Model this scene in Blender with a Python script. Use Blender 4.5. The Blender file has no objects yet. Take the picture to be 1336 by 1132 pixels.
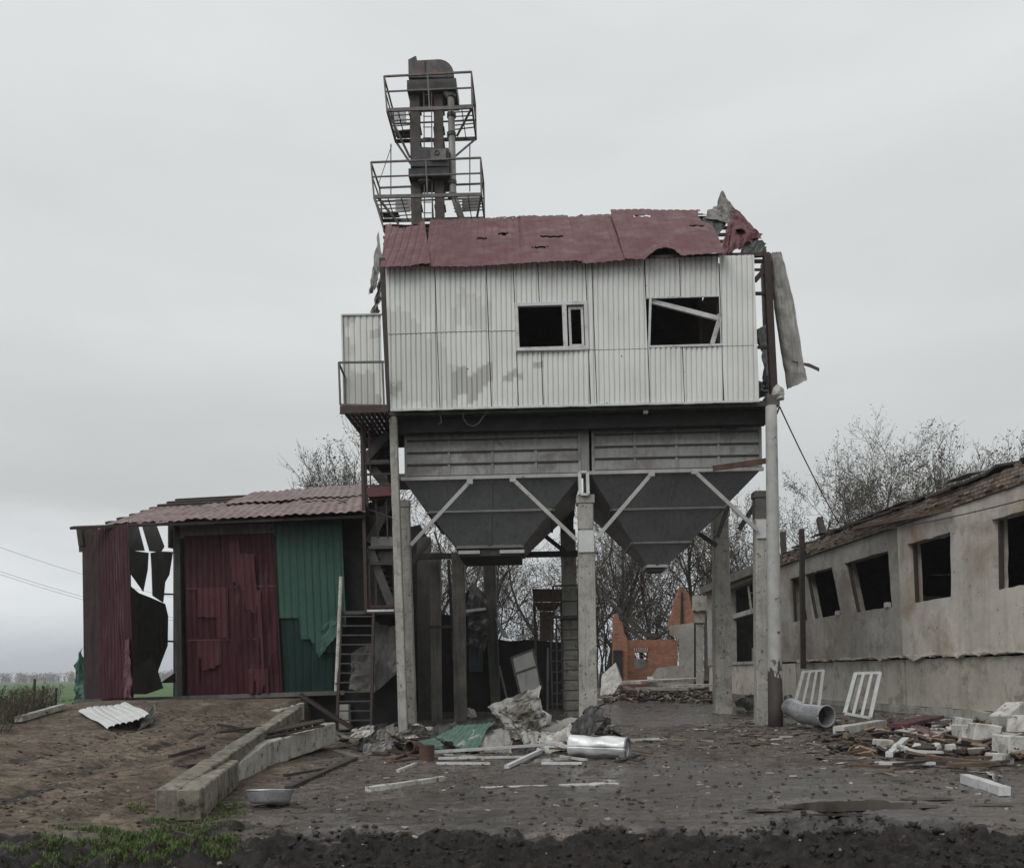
import bpy, bmesh, math, random
from math import sin, cos, pi, radians, sqrt, tan, atan2
from mathutils import Vector, Matrix, noise
V = Vector
random.seed(11)
scene = bpy.context.scene
COL = scene.collection
# ------------------------------------------------------------------ camera
F, CX, HY, ROLL, CAMZ = 1090.0, 668.0, 879.0, 0.014, 1.35
cam = bpy.data.cameras.new('camera'); camo = bpy.data.objects.new('camera', cam); COL.objects.link(camo)
cam.sensor_width = 36; cam.sensor_fit = 'HORIZONTAL'; cam.lens = 36*F/1336; cam.shift_y = (HY-566)/1336
cam.clip_start = .1; cam.clip_end = 6000
camo.location = (0, 0, CAMZ); camo.rotation_euler = (pi/2, ROLL, 0)
scene.camera = camo
CR, SR = cos(ROLL), sin(ROLL)
def ray(px, py):
    xc = (px-CX)/F; zc = (HY-py)/F
    return V((xc*CR + zc*SR, 1.0, -xc*SR + zc*CR))
def U(px, py, Y):                      # a point of the place seen at that direction, Y metres away
    r = ray(px, py); return V((r.x*Y, Y, CAMZ + r.z*Y))
YAW = radians(2.2)
TO = V((1.43, 19, 0)); TR = V((cos(YAW), -sin(YAW), 0)); TD = V((sin(YAW), cos(YAW), 0))
def T(s, off, z): return TO + TR*s + TD*off + V((0, 0, z))
def FP(px, py, off):
    r = ray(px, py); o = V((0, 0, CAMZ)); t = (TO + TD*off - o).dot(TD)/r.dot(TD); return o + r*t
def SZ(px, py, off):
    p = FP(px, py, off); return (p-TO).dot(TR), p.z
def lerp(a, b, t): return a + (b-a)*t
def clamp(x, a=0.0, b=1.0): return a if x < a else b if x > b else x
def sst(a, b, x):
    t = clamp((x-a)/(b-a)); return t*t*(3-2*t)
def nz(x, y=0, z=0): return noise.noise((x, y, z))
def bil(a, b, c, d, u, v):             # a,b bottom left/right  c,d top left/right
    return a.lerp(b, u).lerp(c.lerp(d, u), v)
# ------------------------------------------------------------------ ground heights
RX = lambda y: -3.42 - .126*(y-8.6)
def H0(x, y):
    h = .0125*max(0.0, min(y, 60)-11)*sst(-4, 2.5, x) if y > 11 else 0.0
    r = .87*clamp((y-8.0)/10.6)
    if y > 19.4: r = .80
    m = sst(RX(y)+.10, RX(y)-.10, x) if y > 8 else 0
    left = sst(-11.6, -9.6, x)
    back = 1 - sst(26.5, 29, y)
    h = max(h, 0)*(1-m) + r*m*left*back + (h if m > 0 else 0)*0
    if x < -9: h += -.25*sst(-9.2, -12, x)*sst(8, 14, y)
    return h
def PUD(x, y):                         # hollow with the puddle
    d = ((x-3.35)/.72)**2 + ((y-8.35)/.33)**2
    return clamp(1.25-d) if d < 1.25 else 0.0
def MUD(x, y):                         # churned strip in front
    e = 7.35 - .12*max(0, x-1.2) + 1.25*nz(x*.5, y*.4, 3) + .85*nz(x*1.7, y*1.6, 1) + .35*nz(x*5, y*5, 8)
    return sst(e+.55, e-.55, y)
def H(x, y):
    h = H0(x, y)
    n = noise.fractal((x*.5, y*.5, 2.2), 1.0, 2.0, 4)
    h += .022*n*sst(60, 20, y)
    if y < 26 and abs(x) < 14:
        f = noise.fractal((x*2.4, y*2.4, 7.7), .8, 2.1, 4)
        h += .024*f + .010*noise.fractal((x*7.5, y*7.5, 2.7), .8, 2.1, 3)*(y < 14)
        m = MUD(x, y)
        if m > 0:
            c = noise.fractal((x*4.0, y*5.4, 1.3), .5, 2.2, 6); k = abs(nz(x*3.3, y*4.4, 9)); k2 = abs(nz(x*9, y*11, 4))
            h += m*(.075*c + .085*(.28-k) + .06*(.28-k2) + .03*noise.fractal((x*14, y*14, 3), .6, 2, 3) - .07)
            h -= m*.05*sst(.35, 0, abs((y-6.35-.15*sin(x*.8))))      # wheel rut along the strip
        if x < -3.5 and 8 < y < 18:
            for cx in (-5.35, -6.6, -4.3):
                d = abs(x-cx-.18*sin(y*.55+cx)); h -= .06*sst(.26, .05, d)*(0.6+.6*nz(x*3, y*3, cx)); h += (.03+.04*nz(x*6, y*6, 2))*sst(.5, .3, d)*sst(.2, .32, d)
        p = PUD(x, y)
        h -= .05*p
        for (ax, ay) in ((3.1, .55),):
            pass
    return h
def G(px, py):                         # where that direction meets the ground
    r = ray(px, py); t = 3.0
    while t < 200:
        p = r*t
        if CAMZ + p.z <= H0(p.x, p.y): break
        t *= 1.004
    p = r*t
    return V((p.x, p.y, H(p.x, p.y)))
def ongr(p, dz=0): return V((p.x, p.y, H(p.x, p.y)+dz))
# ------------------------------------------------------------------ mesh builder
WL = {}
class MB:
    def __init__(s): s.v = []; s.f = []; s.m = []; s.cm = 0
    def add(s, vs, fs):
        b = len(s.v); s.v += [V(v) for v in vs]; s.f += [tuple(b+i for i in f) for f in fs]; s.m += [s.cm]*len(fs); return b
    def hexa(s, q):                    # 8 corners: bottom ring 4, top ring 4
        s.add(q, [(3,2,1,0),(4,5,6,7),(0,1,5,4),(1,2,6,5),(2,3,7,6),(3,0,4,7)]); return s
    def box(s, c, size, ax=None):
        x, y, z = ax or (V((1,0,0)), V((0,1,0)), V((0,0,1))); c = V(c); hx, hy, hz = (k/2 for k in size)
        q = [c + x*(a*hx) + y*(b*hy) + z*(d*hz) for d in (-1, 1) for a, b in ((-1,-1),(1,-1),(1,1),(-1,1))]
        return s.hexa(q)
    def tbox(s, s0, s1, o0, o1, z0, z1):
        q = [T(a, b, d) for d in (z0, z1) for a, b in ((s0,o0),(s1,o0),(s1,o1),(s0,o1))]; return s.hexa(q)
    def beam(s, p0, p1, w, h=None, up=V((0,0,1)), w1=None, h1=None):
        p0, p1 = V(p0), V(p1); h = w if h is None else h; w1 = w if w1 is None else w1; h1 = h if h1 is None else h1
        d = (p1-p0).normalized()
        if abs(d.dot(up)) > .98: up = V((0, 1, 0))
        x = d.cross(up).normalized(); y = x.cross(d).normalized()
        r = lambda p, w, h: [p - x*(w/2) - y*(h/2), p + x*(w/2) - y*(h/2), p + x*(w/2) + y*(h/2), p - x*(w/2) + y*(h/2)]
        a, b = r(p0, w, h), r(p1, w1, h1)
        s.add(a+b, [(0,1,2,3),(7,6,5,4),(0,4,5,1),(1,5,6,2),(2,6,7,3),(3,7,4,0)]); return s
    def path(s, pts, r, n=6, r1=None, cap=True):
        pts = [V(p) for p in pts]; r1 = r if r1 is None else r1; N = len(pts); b0 = len(s.v)
        t = (pts[1]-pts[0]).normalized(); up = V((0,0,1)) if abs(t.z) < .9 else V((1,0,0)); x = t.cross(up).normalized()
        vs = []
        for i, p in enumerate(pts):
            t = (pts[min(i+1, N-1)]-pts[max(i-1, 0)])
            t = t.normalized() if t.length > 1e-6 else V((0,0,1))
            x = (x - t*x.dot(t)); x = x.normalized() if x.length > 1e-6 else t.orthogonal().normalized()
            y = t.cross(x); rr = lerp(r, r1, i/(N-1))
            vs += [p + (x*cos(2*pi*k/n) + y*sin(2*pi*k/n))*rr for k in range(n)]
        fs = [(i*n+k, i*n+(k+1) % n, (i+1)*n+(k+1) % n, (i+1)*n+k) for i in range(N-1) for k in range(n)]
        if cap: fs += [tuple(range(n))[::-1], tuple((N-1)*n+k for k in range(n))]
        s.add(vs, fs); return s
    def tube(s, p0, p1, r, n=8, r1=None, cap=True): return s.path([p0, p1], r, n, r1, cap)
    def grid(s, nu, nv, fn):
        vs = [fn(i/nu, j/nv) for j in range(nv+1) for i in range(nu+1)]; w = nu+1
        s.add(vs, [(j*w+i, j*w+i+1, (j+1)*w+i+1, (j+1)*w+i) for j in range(nv) for i in range(nu)]); return s
    def slab(s, pts, d):               # polygon (points) with thickness vector d
        n = len(pts); pts = [V(p) for p in pts]; d = V(d)
        s.add(pts + [p+d for p in pts], [tuple(range(n))[::-1], tuple(range(n, 2*n))] + [(i, (i+1) % n, n+(i+1) % n, n+i) for i in range(n)]); return s
    def holes(s, us, zs, hole, fn, th, sub=1):   # wall of cells; fn(u,z,depth); hole(u,z) -> leave out; depth 0 front, th back
        nu, nz_ = len(us)-1, len(zs)-1
        H_ = [[hole((us[i]+us[i+1])/2, (zs[j]+zs[j+1])/2) for j in range(nz_)] for i in range(nu)]
        w = nu+1
        vs = [fn(u, z, d) for d in (0, th) for z in zs for u in us]; L = w*(nz_+1); fs = []
        ix = lambda i, j, k: k*L + j*w + i
        for i in range(nu):
            for j in range(nz_):
                if H_[i][j]: continue
                fs += [(ix(i,j,0), ix(i+1,j,0), ix(i+1,j+1,0), ix(i,j+1,0)), (ix(i,j+1,1), ix(i+1,j+1,1), ix(i+1,j,1), ix(i,j,1))]
                if i == 0 or H_[i-1][j]: fs.append((ix(i,j,0), ix(i,j+1,0), ix(i,j+1,1), ix(i,j,1)))
                if i == nu-1 or H_[i+1][j]: fs.append((ix(i+1,j,1), ix(i+1,j+1,1), ix(i+1,j+1,0), ix(i+1,j,0)))
                if j == 0 or H_[i][j-1]: fs.append((ix(i,j,1), ix(i+1,j,1), ix(i+1,j,0), ix(i,j,0)))
                if j == nz_-1 or H_[i][j+1]: fs.append((ix(i,j+1,0), ix(i+1,j+1,0), ix(i+1,j+1,1), ix(i,j+1,1)))
        s.add(vs, fs); return s
    def build(s, name, mat, parent=None, smooth=False, solid=None, bevel=None, label=None, base=None):
        used = sorted({i for f in s.f for i in f}); mp = {o: k for k, o in enumerate(used)}
        vs = [s.v[i] for i in used]
        lo = V((min(v.x for v in vs), min(v.y for v in vs), min(v.z for v in vs))); hi = V((max(v.x for v in vs), max(v.y for v in vs), max(v.z for v in vs)))
        c = base or V(((lo.x+hi.x)/2, (lo.y+hi.y)/2, lo.z))
        me = bpy.data.meshes.new(name); me.from_pydata([v-c for v in vs], [], [tuple(mp[i] for i in f) for f in s.f])
        for mm in (mat if isinstance(mat, (list, tuple)) else [mat]): me.materials.append(mm)
        me.polygons.foreach_set('material_index', s.m)
        if smooth: me.polygons.foreach_set('use_smooth', [True]*len(me.polygons))
        me.validate(); me.update()
        o = bpy.data.objects.new(name, me); COL.objects.link(o); WL[o.name] = c
        if parent: o.parent = parent; o.location = c - WL[parent.name]
        else: o.location = c
        if solid:
            md = o.modifiers.new('thickness', 'SOLIDIFY'); md.thickness = solid; md.offset = 0
        if bevel:
            md = o.modifiers.new('edge', 'BEVEL'); md.width = bevel; md.segments = 1; md.limit_method = 'ANGLE'
        if label: o['label'] = label
        return o
def tag(o, label, cat, group=None, kind=None):
    if label: o['label'] = label
    if cat: o['category'] = cat
    if group: o['group'] = group
    if kind: o['kind'] = kind
    return o
def thing(name, label, cat, loc, group=None):
    o = bpy.data.objects.new(name, None); COL.objects.link(o); o.location = loc; o.empty_display_size = .3; WL[o.name] = V(loc)
    return tag(o, label, cat, group)
def struct(o): o['kind'] = 'structure'; return o
# ------------------------------------------------------------------ materials
def newmat(name):
    m = bpy.data.materials.new(name); m.use_nodes = True; nt = m.node_tree; nt.nodes.clear()
    out = nt.nodes.new('ShaderNodeOutputMaterial'); b = nt.nodes.new('ShaderNodeBsdfPrincipled'); nt.links.new(b.outputs[0], out.inputs[0])
    return m, nt, b
def N(nt, t, **kw):
    n = nt.nodes.new('ShaderNode'+t)
    for k, v in kw.items(): setattr(n, k, v)
    return n
def setin(nt, sock, val):
    if isinstance(val, bpy.types.NodeSocket): nt.links.new(val, sock)
    else: sock.default_value = val
def noise_(nt, vec, scale, detail=4, rough=.55, dist=0):
    n = N(nt, 'TexNoise'); nt.links.new(vec, n.inputs['Vector']); n.inputs['Scale'].default_value = scale
    n.inputs['Detail'].default_value = detail; n.inputs['Roughness'].default_value = rough; n.inputs['Distortion'].default_value = dist
    return n.outputs['Fac']
def ramp_(nt, fac, stops):
    n = N(nt, 'ValToRGB'); nt.links.new(fac, n.inputs[0]); e = n.color_ramp.elements
    while len(e) < len(stops): e.new(.5)
    for el, (p, c) in zip(e, stops):
        el.position = p; el.color = (c, c, c, 1) if isinstance(c, (int, float)) else (*c, 1)
    return n.outputs[0]
def mix_(nt, fac, a, b, mode='MIX'):
    n = N(nt, 'Mix', data_type='RGBA', blend_type=mode)
    setin(nt, n.inputs[0], fac)
    for sock, val in ((n.inputs[6], a), (n.inputs[7], b)):
        if isinstance(val, bpy.types.NodeSocket): nt.links.new(val, sock)
        else: sock.default_value = (*val, 1)
    return n.outputs[2]
def math_(nt, op, a, b=0.0):
    n = N(nt, 'Math', operation=op); setin(nt, n.inputs[0], a); setin(nt, n.inputs[1], b); return n.outputs[0]
def mapping_(nt, vec, scale=(1,1,1), loc=(0,0,0), rot=(0,0,0)):
    n = N(nt, 'Mapping'); nt.links.new(vec, n.inputs[0]); n.inputs['Scale'].default_value = scale; n.inputs['Location'].default_value = loc; n.inputs['Rotation'].default_value = rot
    return n.outputs[0]
def coords(nt):
    return N(nt, 'NewGeometry').outputs['Position']
def ocoords(nt):
    return N(nt, 'TexCoord').outputs['Object']
def M(name, c1, c2, scale=2.5, rough=.8, metal=0.0, bump=.25, bscale=25, spots=None, streak=None, stain=None, rvar=.15, spec=.5, obj=False, ssc=7, soft=.05, stain2=None):
    """two-tone surface, spots=(colour, threshold, scale) flecks, streak=(colour, amount) vertical runs, stain=(colour, threshold, scale) patches"""
    m, nt, b = newmat(name); P = ocoords(nt) if obj else coords(nt)
    col = mix_(nt, ramp_(nt, noise_(nt, P, scale, 6, .6), [(.33, 0.0), (.67, 1.0)]), c1, c2)
    fine = noise_(nt, P, scale*9, 5, .65)
    col = mix_(nt, .35, col, ramp_(nt, fine, [(.3, .35), (.7, .65)]), 'OVERLAY')
    if stain:
        f = ramp_(nt, noise_(nt, P, stain[2], 6, .62, .4), [(stain[1]-soft, 0.0), (stain[1]+soft, 1.0)]); col = mix_(nt, f, col, stain[0])
    if stain2:
        f = ramp_(nt, noise_(nt, mapping_(nt, P, (1, 1, .8), (5, 9, 2)), stain2[2], 8, .72, .3), [(stain2[1]-.05, 0.0), (stain2[1]+.06, .85)]); col = mix_(nt, f, col, stain2[0])
    if streak:
        s = noise_(nt, mapping_(nt, P, (ssc, ssc, ssc*.05)), 1.6, 5, .6); f = ramp_(nt, s, [(.52, 0.0), (.75, streak[1])]); col = mix_(nt, f, col, streak[0])
    if spots:
        f = ramp_(nt, noise_(nt, P, spots[2], 6, .7), [(spots[1]-.02, 0.0), (spots[1]+.03, 1.0)]); col = mix_(nt, f, col, spots[0])
    nt.links.new(col, b.inputs['Base Color']); b.inputs['Metallic'].default_value = metal
    r = ramp_(nt, noise_(nt, P, scale*3, 4), [(.3, clamp(rough-rvar)), (.7, clamp(rough+rvar))]); nt.links.new(r, b.inputs['Roughness'])
    b.inputs['Specular IOR Level'].default_value = spec
    if bump:
        bn = N(nt, 'Bump'); bn.inputs['Strength'].default_value = bump; bn.inputs['Distance'].default_value = .02
        nt.links.new(noise_(nt, P, bscale, 6, .65), bn.inputs['Height']); nt.links.new(bn.outputs[0], b.inputs['Normal'])
    return m
MT = {}
MT['concrete'] = M('pale_concrete', (.40,.39,.35), (.27,.262,.235), 1.8, .85, bump=.4, bscale=14, streak=((.11,.10,.09), .55), spots=((.075,.07,.064), .61, 8), ssc=10, stain2=((.20,.19,.17), .58, 3))
MT['concrete_dark'] = M('dark_grey_concrete', (.13,.125,.115), (.075,.072,.068), 1.5, .9, bump=.4, bscale=14, streak=((.03,.03,.028), .7))  # darker concrete tone for rear columns, capitals and inner walls
MT['beam'] = M('weathered_beam', (.265,.24,.20), (.135,.122,.098), 3.2, .9, bump=.8, bscale=16, spots=((.045,.042,.028), .57, 5), streak=((.05,.045,.032), .85), stain=((.125,.115,.085), .56, 2.2))
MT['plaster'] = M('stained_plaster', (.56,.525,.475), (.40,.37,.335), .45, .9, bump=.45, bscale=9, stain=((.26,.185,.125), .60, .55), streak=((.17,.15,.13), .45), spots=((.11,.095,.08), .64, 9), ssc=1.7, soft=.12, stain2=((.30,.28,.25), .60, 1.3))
MT['plaster_grey'] = M('grey_old_and_shaded_plaster', (.35,.335,.31), (.22,.21,.195), .6, .9, bump=.45, bscale=9, stain=((.19,.14,.10), .60, .7), streak=((.10,.09,.08), .5), spots=((.08,.072,.064), .63, 9), ssc=1.7, soft=.12, stain2=((.16,.15,.137), .58, 1.4))  # greyer plaster; on the far end its dark tone paints in shade
MT['plaster_low'] = M('plinth_plaster', (.47,.44,.385), (.34,.315,.275), .6, .9, bump=.35, bscale=9, streak=((.18,.16,.135), .4), ssc=1.6, stain2=((.21,.188,.158), .56, 1.6), spots=((.08,.07,.06), .70, 6))
MT['steel'] = M('dark_steel', (.045,.043,.042), (.075,.07,.066), 3, .6, .3, bump=.1, spots=((.10,.05,.03), .66, 8))
MT['rail'] = M('weathered_rail', (.085,.078,.076), (.13,.12,.115), 3, .6, .3, bump=.1, spots=((.11,.06,.045), .62, 6))
MT['redsteel'] = M('red_primed_steel', (.042,.020,.019), (.027,.017,.017), 3, .6, .1, bump=.15, spots=((.03,.02,.018), .62, 7))
MT['rust'] = M('rusty_steel', (.115,.062,.042), (.06,.038,.03), 4, .85, .1, bump=.4, bscale=30, spots=((.03,.022,.02), .62, 9))
MT['galv'] = M('dull_galvanised', (.27,.268,.262), (.20,.198,.193), 2, .6, .15, bump=.06, streak=((.07,.07,.072), .55))
MT['hopper'] = M('grey_hopper_paint', (.235,.243,.252), (.185,.191,.20), 1.2, .5, .15, bump=.06, streak=((.06,.062,.064), .5))
MT['galvbright'] = M('bright_galvanised', (.74,.75,.75), (.56,.57,.57), 5, .45, .3, bump=.15, bscale=9)
MT['beampale'] = M('pale_slab_concrete', (.47,.45,.40), (.30,.285,.25), 3.0, .9, bump=.8, bscale=16, spots=((.05,.045,.035), .60, 6), streak=((.09,.08,.065), .8), ssc=4)
MT['ductmetal'] = M('dull_zinc_duct', (.50,.51,.52), (.34,.35,.36), 5, .38, .65, bump=.15, bscale=9)
MT['funnelrust'] = M('brown_funnel_rust', (.17,.125,.095), (.10,.075,.06), 3, .85, .1, bump=.3, streak=((.05,.04,.035), .6))
MT['whitemetal'] = M('white_painted_metal', (.60,.61,.60), (.48,.49,.48), 2.5, .5, .05, bump=.08, streak=((.25,.24,.21), .4), spots=((.16,.13,.10), .70, 6))
MT['pvc'] = M('white_pvc', (.58,.585,.585), (.44,.445,.44), 4, .45, bump=.03, spots=((.14,.12,.10), .64, 9), stain2=((.32,.30,.27), .60, 5))
MT['dirtywhite'] = M('dirty_white', (.54,.53,.50), (.33,.315,.285), 3, .75, bump=.3, spots=((.07,.06,.05), .60, 9), stain2=((.22,.20,.175), .56, 4))
MT['silicate'] = M('white_silicate_brick', (.52,.51,.48), (.37,.36,.33), 5, .9, bump=.5, bscale=30, spots=((.12,.105,.09), .62, 8), stain2=((.24,.215,.185), .55, 4))
MT['redroof'] = M('burgundy_roof_sheet', (.125,.046,.049), (.10,.037,.04), .9, .5, .0, bump=.04, stain=((.15,.072,.068), .64, .9), streak=((.062,.03,.03), .55), spots=((.03,.018,.018), .70, 5), spec=.25)
MT['reddoor'] = M('burgundy_door_sheet', (.088,.021,.032), (.068,.018,.027), 1.4, .42, .0, bump=.05, stain=((.115,.034,.046), .6, 1.0), streak=((.034,.014,.018), .5))
MT['green'] = M('green_sheet', (.026,.085,.066), (.02,.06,.048), 1.3, .45, .0, bump=.06, streak=((.012,.03,.025), .5), stain=((.045,.12,.095), .64, .9))
MT['greenrag'] = M('faded_green_sheet', (.105,.175,.145), (.055,.12,.095), 2, .6, .0, bump=.1, stain=((.22,.235,.21), .60, 2), spec=.2, streak=((.04,.06,.05), .5))
MT['greysheet'] = M('dirty_grey_sheet', (.33,.325,.305), (.22,.215,.2), 2, .6, .1, bump=.1, spots=((.08,.072,.065), .60, 5), stain=((.14,.125,.11), .60, 2.2))
MT['darksheet'] = M('soot_dark_sheet', (.036,.036,.036), (.06,.058,.057), 1.8, .55, .2, bump=.12, spots=((.075,.072,.07), .68, 6))
MT['graysheet'] = M('grey_back_of_sheet', (.20,.193,.178), (.14,.136,.127), 2, .55, .2, bump=.08, streak=((.05,.048,.045), .6), spots=((.045,.04,.037), .66, 5))
MT['lining'] = M('shade_black_lining', (.012,.012,.013), (.02,.019,.019), 1.2, .9, bump=.1)  # near-black colour puts the dark of enclosed spaces into the surfaces
MT['liningwarm'] = M('brown_inner_board', (.10,.085,.07), (.05,.043,.037), 1.2, .9, bump=.1, streak=((.02,.018,.016), .7))  # plain brown tone for inner boards and slabs
MT['wood'] = M('weathered_wood', (.135,.095,.065), (.075,.052,.037), 4, .85, bump=.4, bscale=30, spots=((.035,.027,.02), .62, 9))
MT['wooddark'] = M('wet_dark_wood', (.05,.037,.029), (.03,.023,.019), 4, .75, bump=.4, bscale=30)
MT['bark'] = M('dark_bark', (.045,.038,.032), (.03,.026,.022), 4, .95, bump=.5, bscale=20, obj=True)
MT['twig'] = M('twig_bark', (.085,.072,.062), (.06,.052,.045), 4, .95, bump=0, obj=True)
MT['leaf'] = M('autumn_leaf', (.105,.085,.045), (.07,.065,.035), 6, .8, bump=0, obj=True)
MT['weed'] = M('dry_weed', (.085,.065,.045), (.055,.045,.033), 6, .9, bump=0)
MT['grass'] = M('short_grass', (.082,.150,.026), (.052,.100,.02), 2.5, .8, bump=0)
MT['cable'] = M('black_cable', (.035,.035,.036), (.05,.05,.05), 4, .7, bump=0)
def brickmat(name, c1, c2, mortar, scale, ax):
    m, nt, b = newmat(name); P = coords(nt)
    sx = N(nt, 'SeparateXYZ'); nt.links.new(P, sx.inputs[0]); cx = N(nt, 'CombineXYZ')
    nt.links.new(sx.outputs[ax], cx.inputs[0]); nt.links.new(sx.outputs[2], cx.inputs[1])
    br = N(nt, 'TexBrick'); nt.links.new(cx.outputs[0], br.inputs[0]); br.inputs['Scale'].default_value = scale
    br.inputs['Color1'].default_value = (*c1, 1); br.inputs['Color2'].default_value = (*c2, 1); br.inputs['Mortar'].default_value = (*mortar, 1)
    br.inputs['Mortar Size'].default_value = .012*scale*.25; br.inputs['Brick Width'].default_value = .26*1.0; br.inputs['Row Height'].default_value = .085
    br.inputs['Scale'].default_value = 1.0; br.inputs['Mortar Size'].default_value = .014; br.inputs['Bias'].default_value = 0
    col = mix_(nt, .6, br.outputs[0], ramp_(nt, noise_(nt, P, 3.5, 6, .65), [(.3, .25), (.7, .72)]), 'OVERLAY')
    f = ramp_(nt, noise_(nt, P, 1.1, 6, .65), [(.55, 0.0), (.68, 1.0)]); col = mix_(nt, math_(nt, 'MULTIPLY', f, .55), col, (c2[0]*.35, c2[1]*.4, c2[2]*.45))
    sm = ramp_(nt, noise_(nt, P, 2.3, 8, .72), [(.54, 0.0), (.64, .75)]); col = mix_(nt, sm, col, tuple((a+b_)*.30+.055 for a, b_ in zip(c1, c2)))
    dk = ramp_(nt, noise_(nt, P, 4.2, 8, .75), [(.60, 0.0), (.66, .85)]); col = mix_(nt, dk, col, tuple(x*.25 for x in c2))
    nt.links.new(col, b.inputs['Base Color']); b.inputs['Roughness'].default_value = .92
    bn = N(nt, 'Bump'); bn.inputs['Strength'].default_value = .7; bn.inputs['Distance'].default_value = .015
    nt.links.new(math_(nt, 'ADD', math_(nt, 'MULTIPLY', br.outputs['Fac'], -.7), noise_(nt, P, 14, 5)), bn.inputs['Height']); nt.links.new(bn.outputs[0], b.inputs['Normal'])
    return m
MT['brick'] = brickmat('brown_brick', (.32,.24,.185), (.17,.125,.097), (.10,.085,.073), 1, 1)
MT['brickred'] = brickmat('orange_brick', (.36,.15,.082), (.26,.10,.058), (.19,.12,.088), 1, 0)
# white corrugated cladding with stepped damp patches that follow the ribs
def cladmat(name, base, dark, rib, thr):
    m, nt, b = newmat(name); P = coords(nt)
    sx = N(nt, 'SeparateXYZ'); nt.links.new(P, sx.inputs[0])
    k = math_(nt, 'FLOOR', math_(nt, 'DIVIDE', math_(nt, 'SUBTRACT', sx.outputs[0], .02), rib))
    wn = N(nt, 'TexWhiteNoise', noise_dimensions='1D'); nt.links.new(k, wn.inputs['W'])
    cz = math_(nt, 'ADD', sx.outputs[2], math_(nt, 'MULTIPLY', wn.outputs['Value'], .10))
    cx = N(nt, 'CombineXYZ'); nt.links.new(math_(nt, 'MULTIPLY', k, rib), cx.inputs[0]); nt.links.new(cz, cx.inputs[2])
    n = noise_(nt, mapping_(nt, cx.outputs[0], (1, 1, 1), (4.3, 0, 2.2)), .85, 2, .5, .3)
    left = ramp_(nt, math_(nt, 'MULTIPLY', math_(nt, 'ADD', sx.outputs[0], 3.5), .1), [(.28, 0.0), (.62, .15)])
    f = ramp_(nt, math_(nt, 'SUBTRACT', n, left), [(thr-.012, 0.0), (thr+.012, 1.0)])
    c = mix_(nt, ramp_(nt, noise_(nt, P, 1.1, 5), [(.3, 0.0), (.7, 1.0)]), base, tuple(x*.86 for x in base))
    c = mix_(nt, math_(nt, 'MULTIPLY', f, .8), c, dark)
    st = noise_(nt, mapping_(nt, P, (9, 9, .4)), 1.5, 5, .6); c = mix_(nt, ramp_(nt, st, [(.55, 0.0), (.8, .5)]), c, tuple(x*.6 for x in dark))
    sp = ramp_(nt, noise_(nt, P, 5.5, 3, .6), [(.745, 0.0), (.755, 1.0)]); c = mix_(nt, sp, c, (.05, .045, .04))
    nt.links.new(c, b.inputs['Base Color']); b.inputs['Roughness'].default_value = .5
    return m
MT['cladplain'] = cladmat('white_cladding', (.69,.70,.672), (.42,.425,.40), .115, .515)
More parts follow.
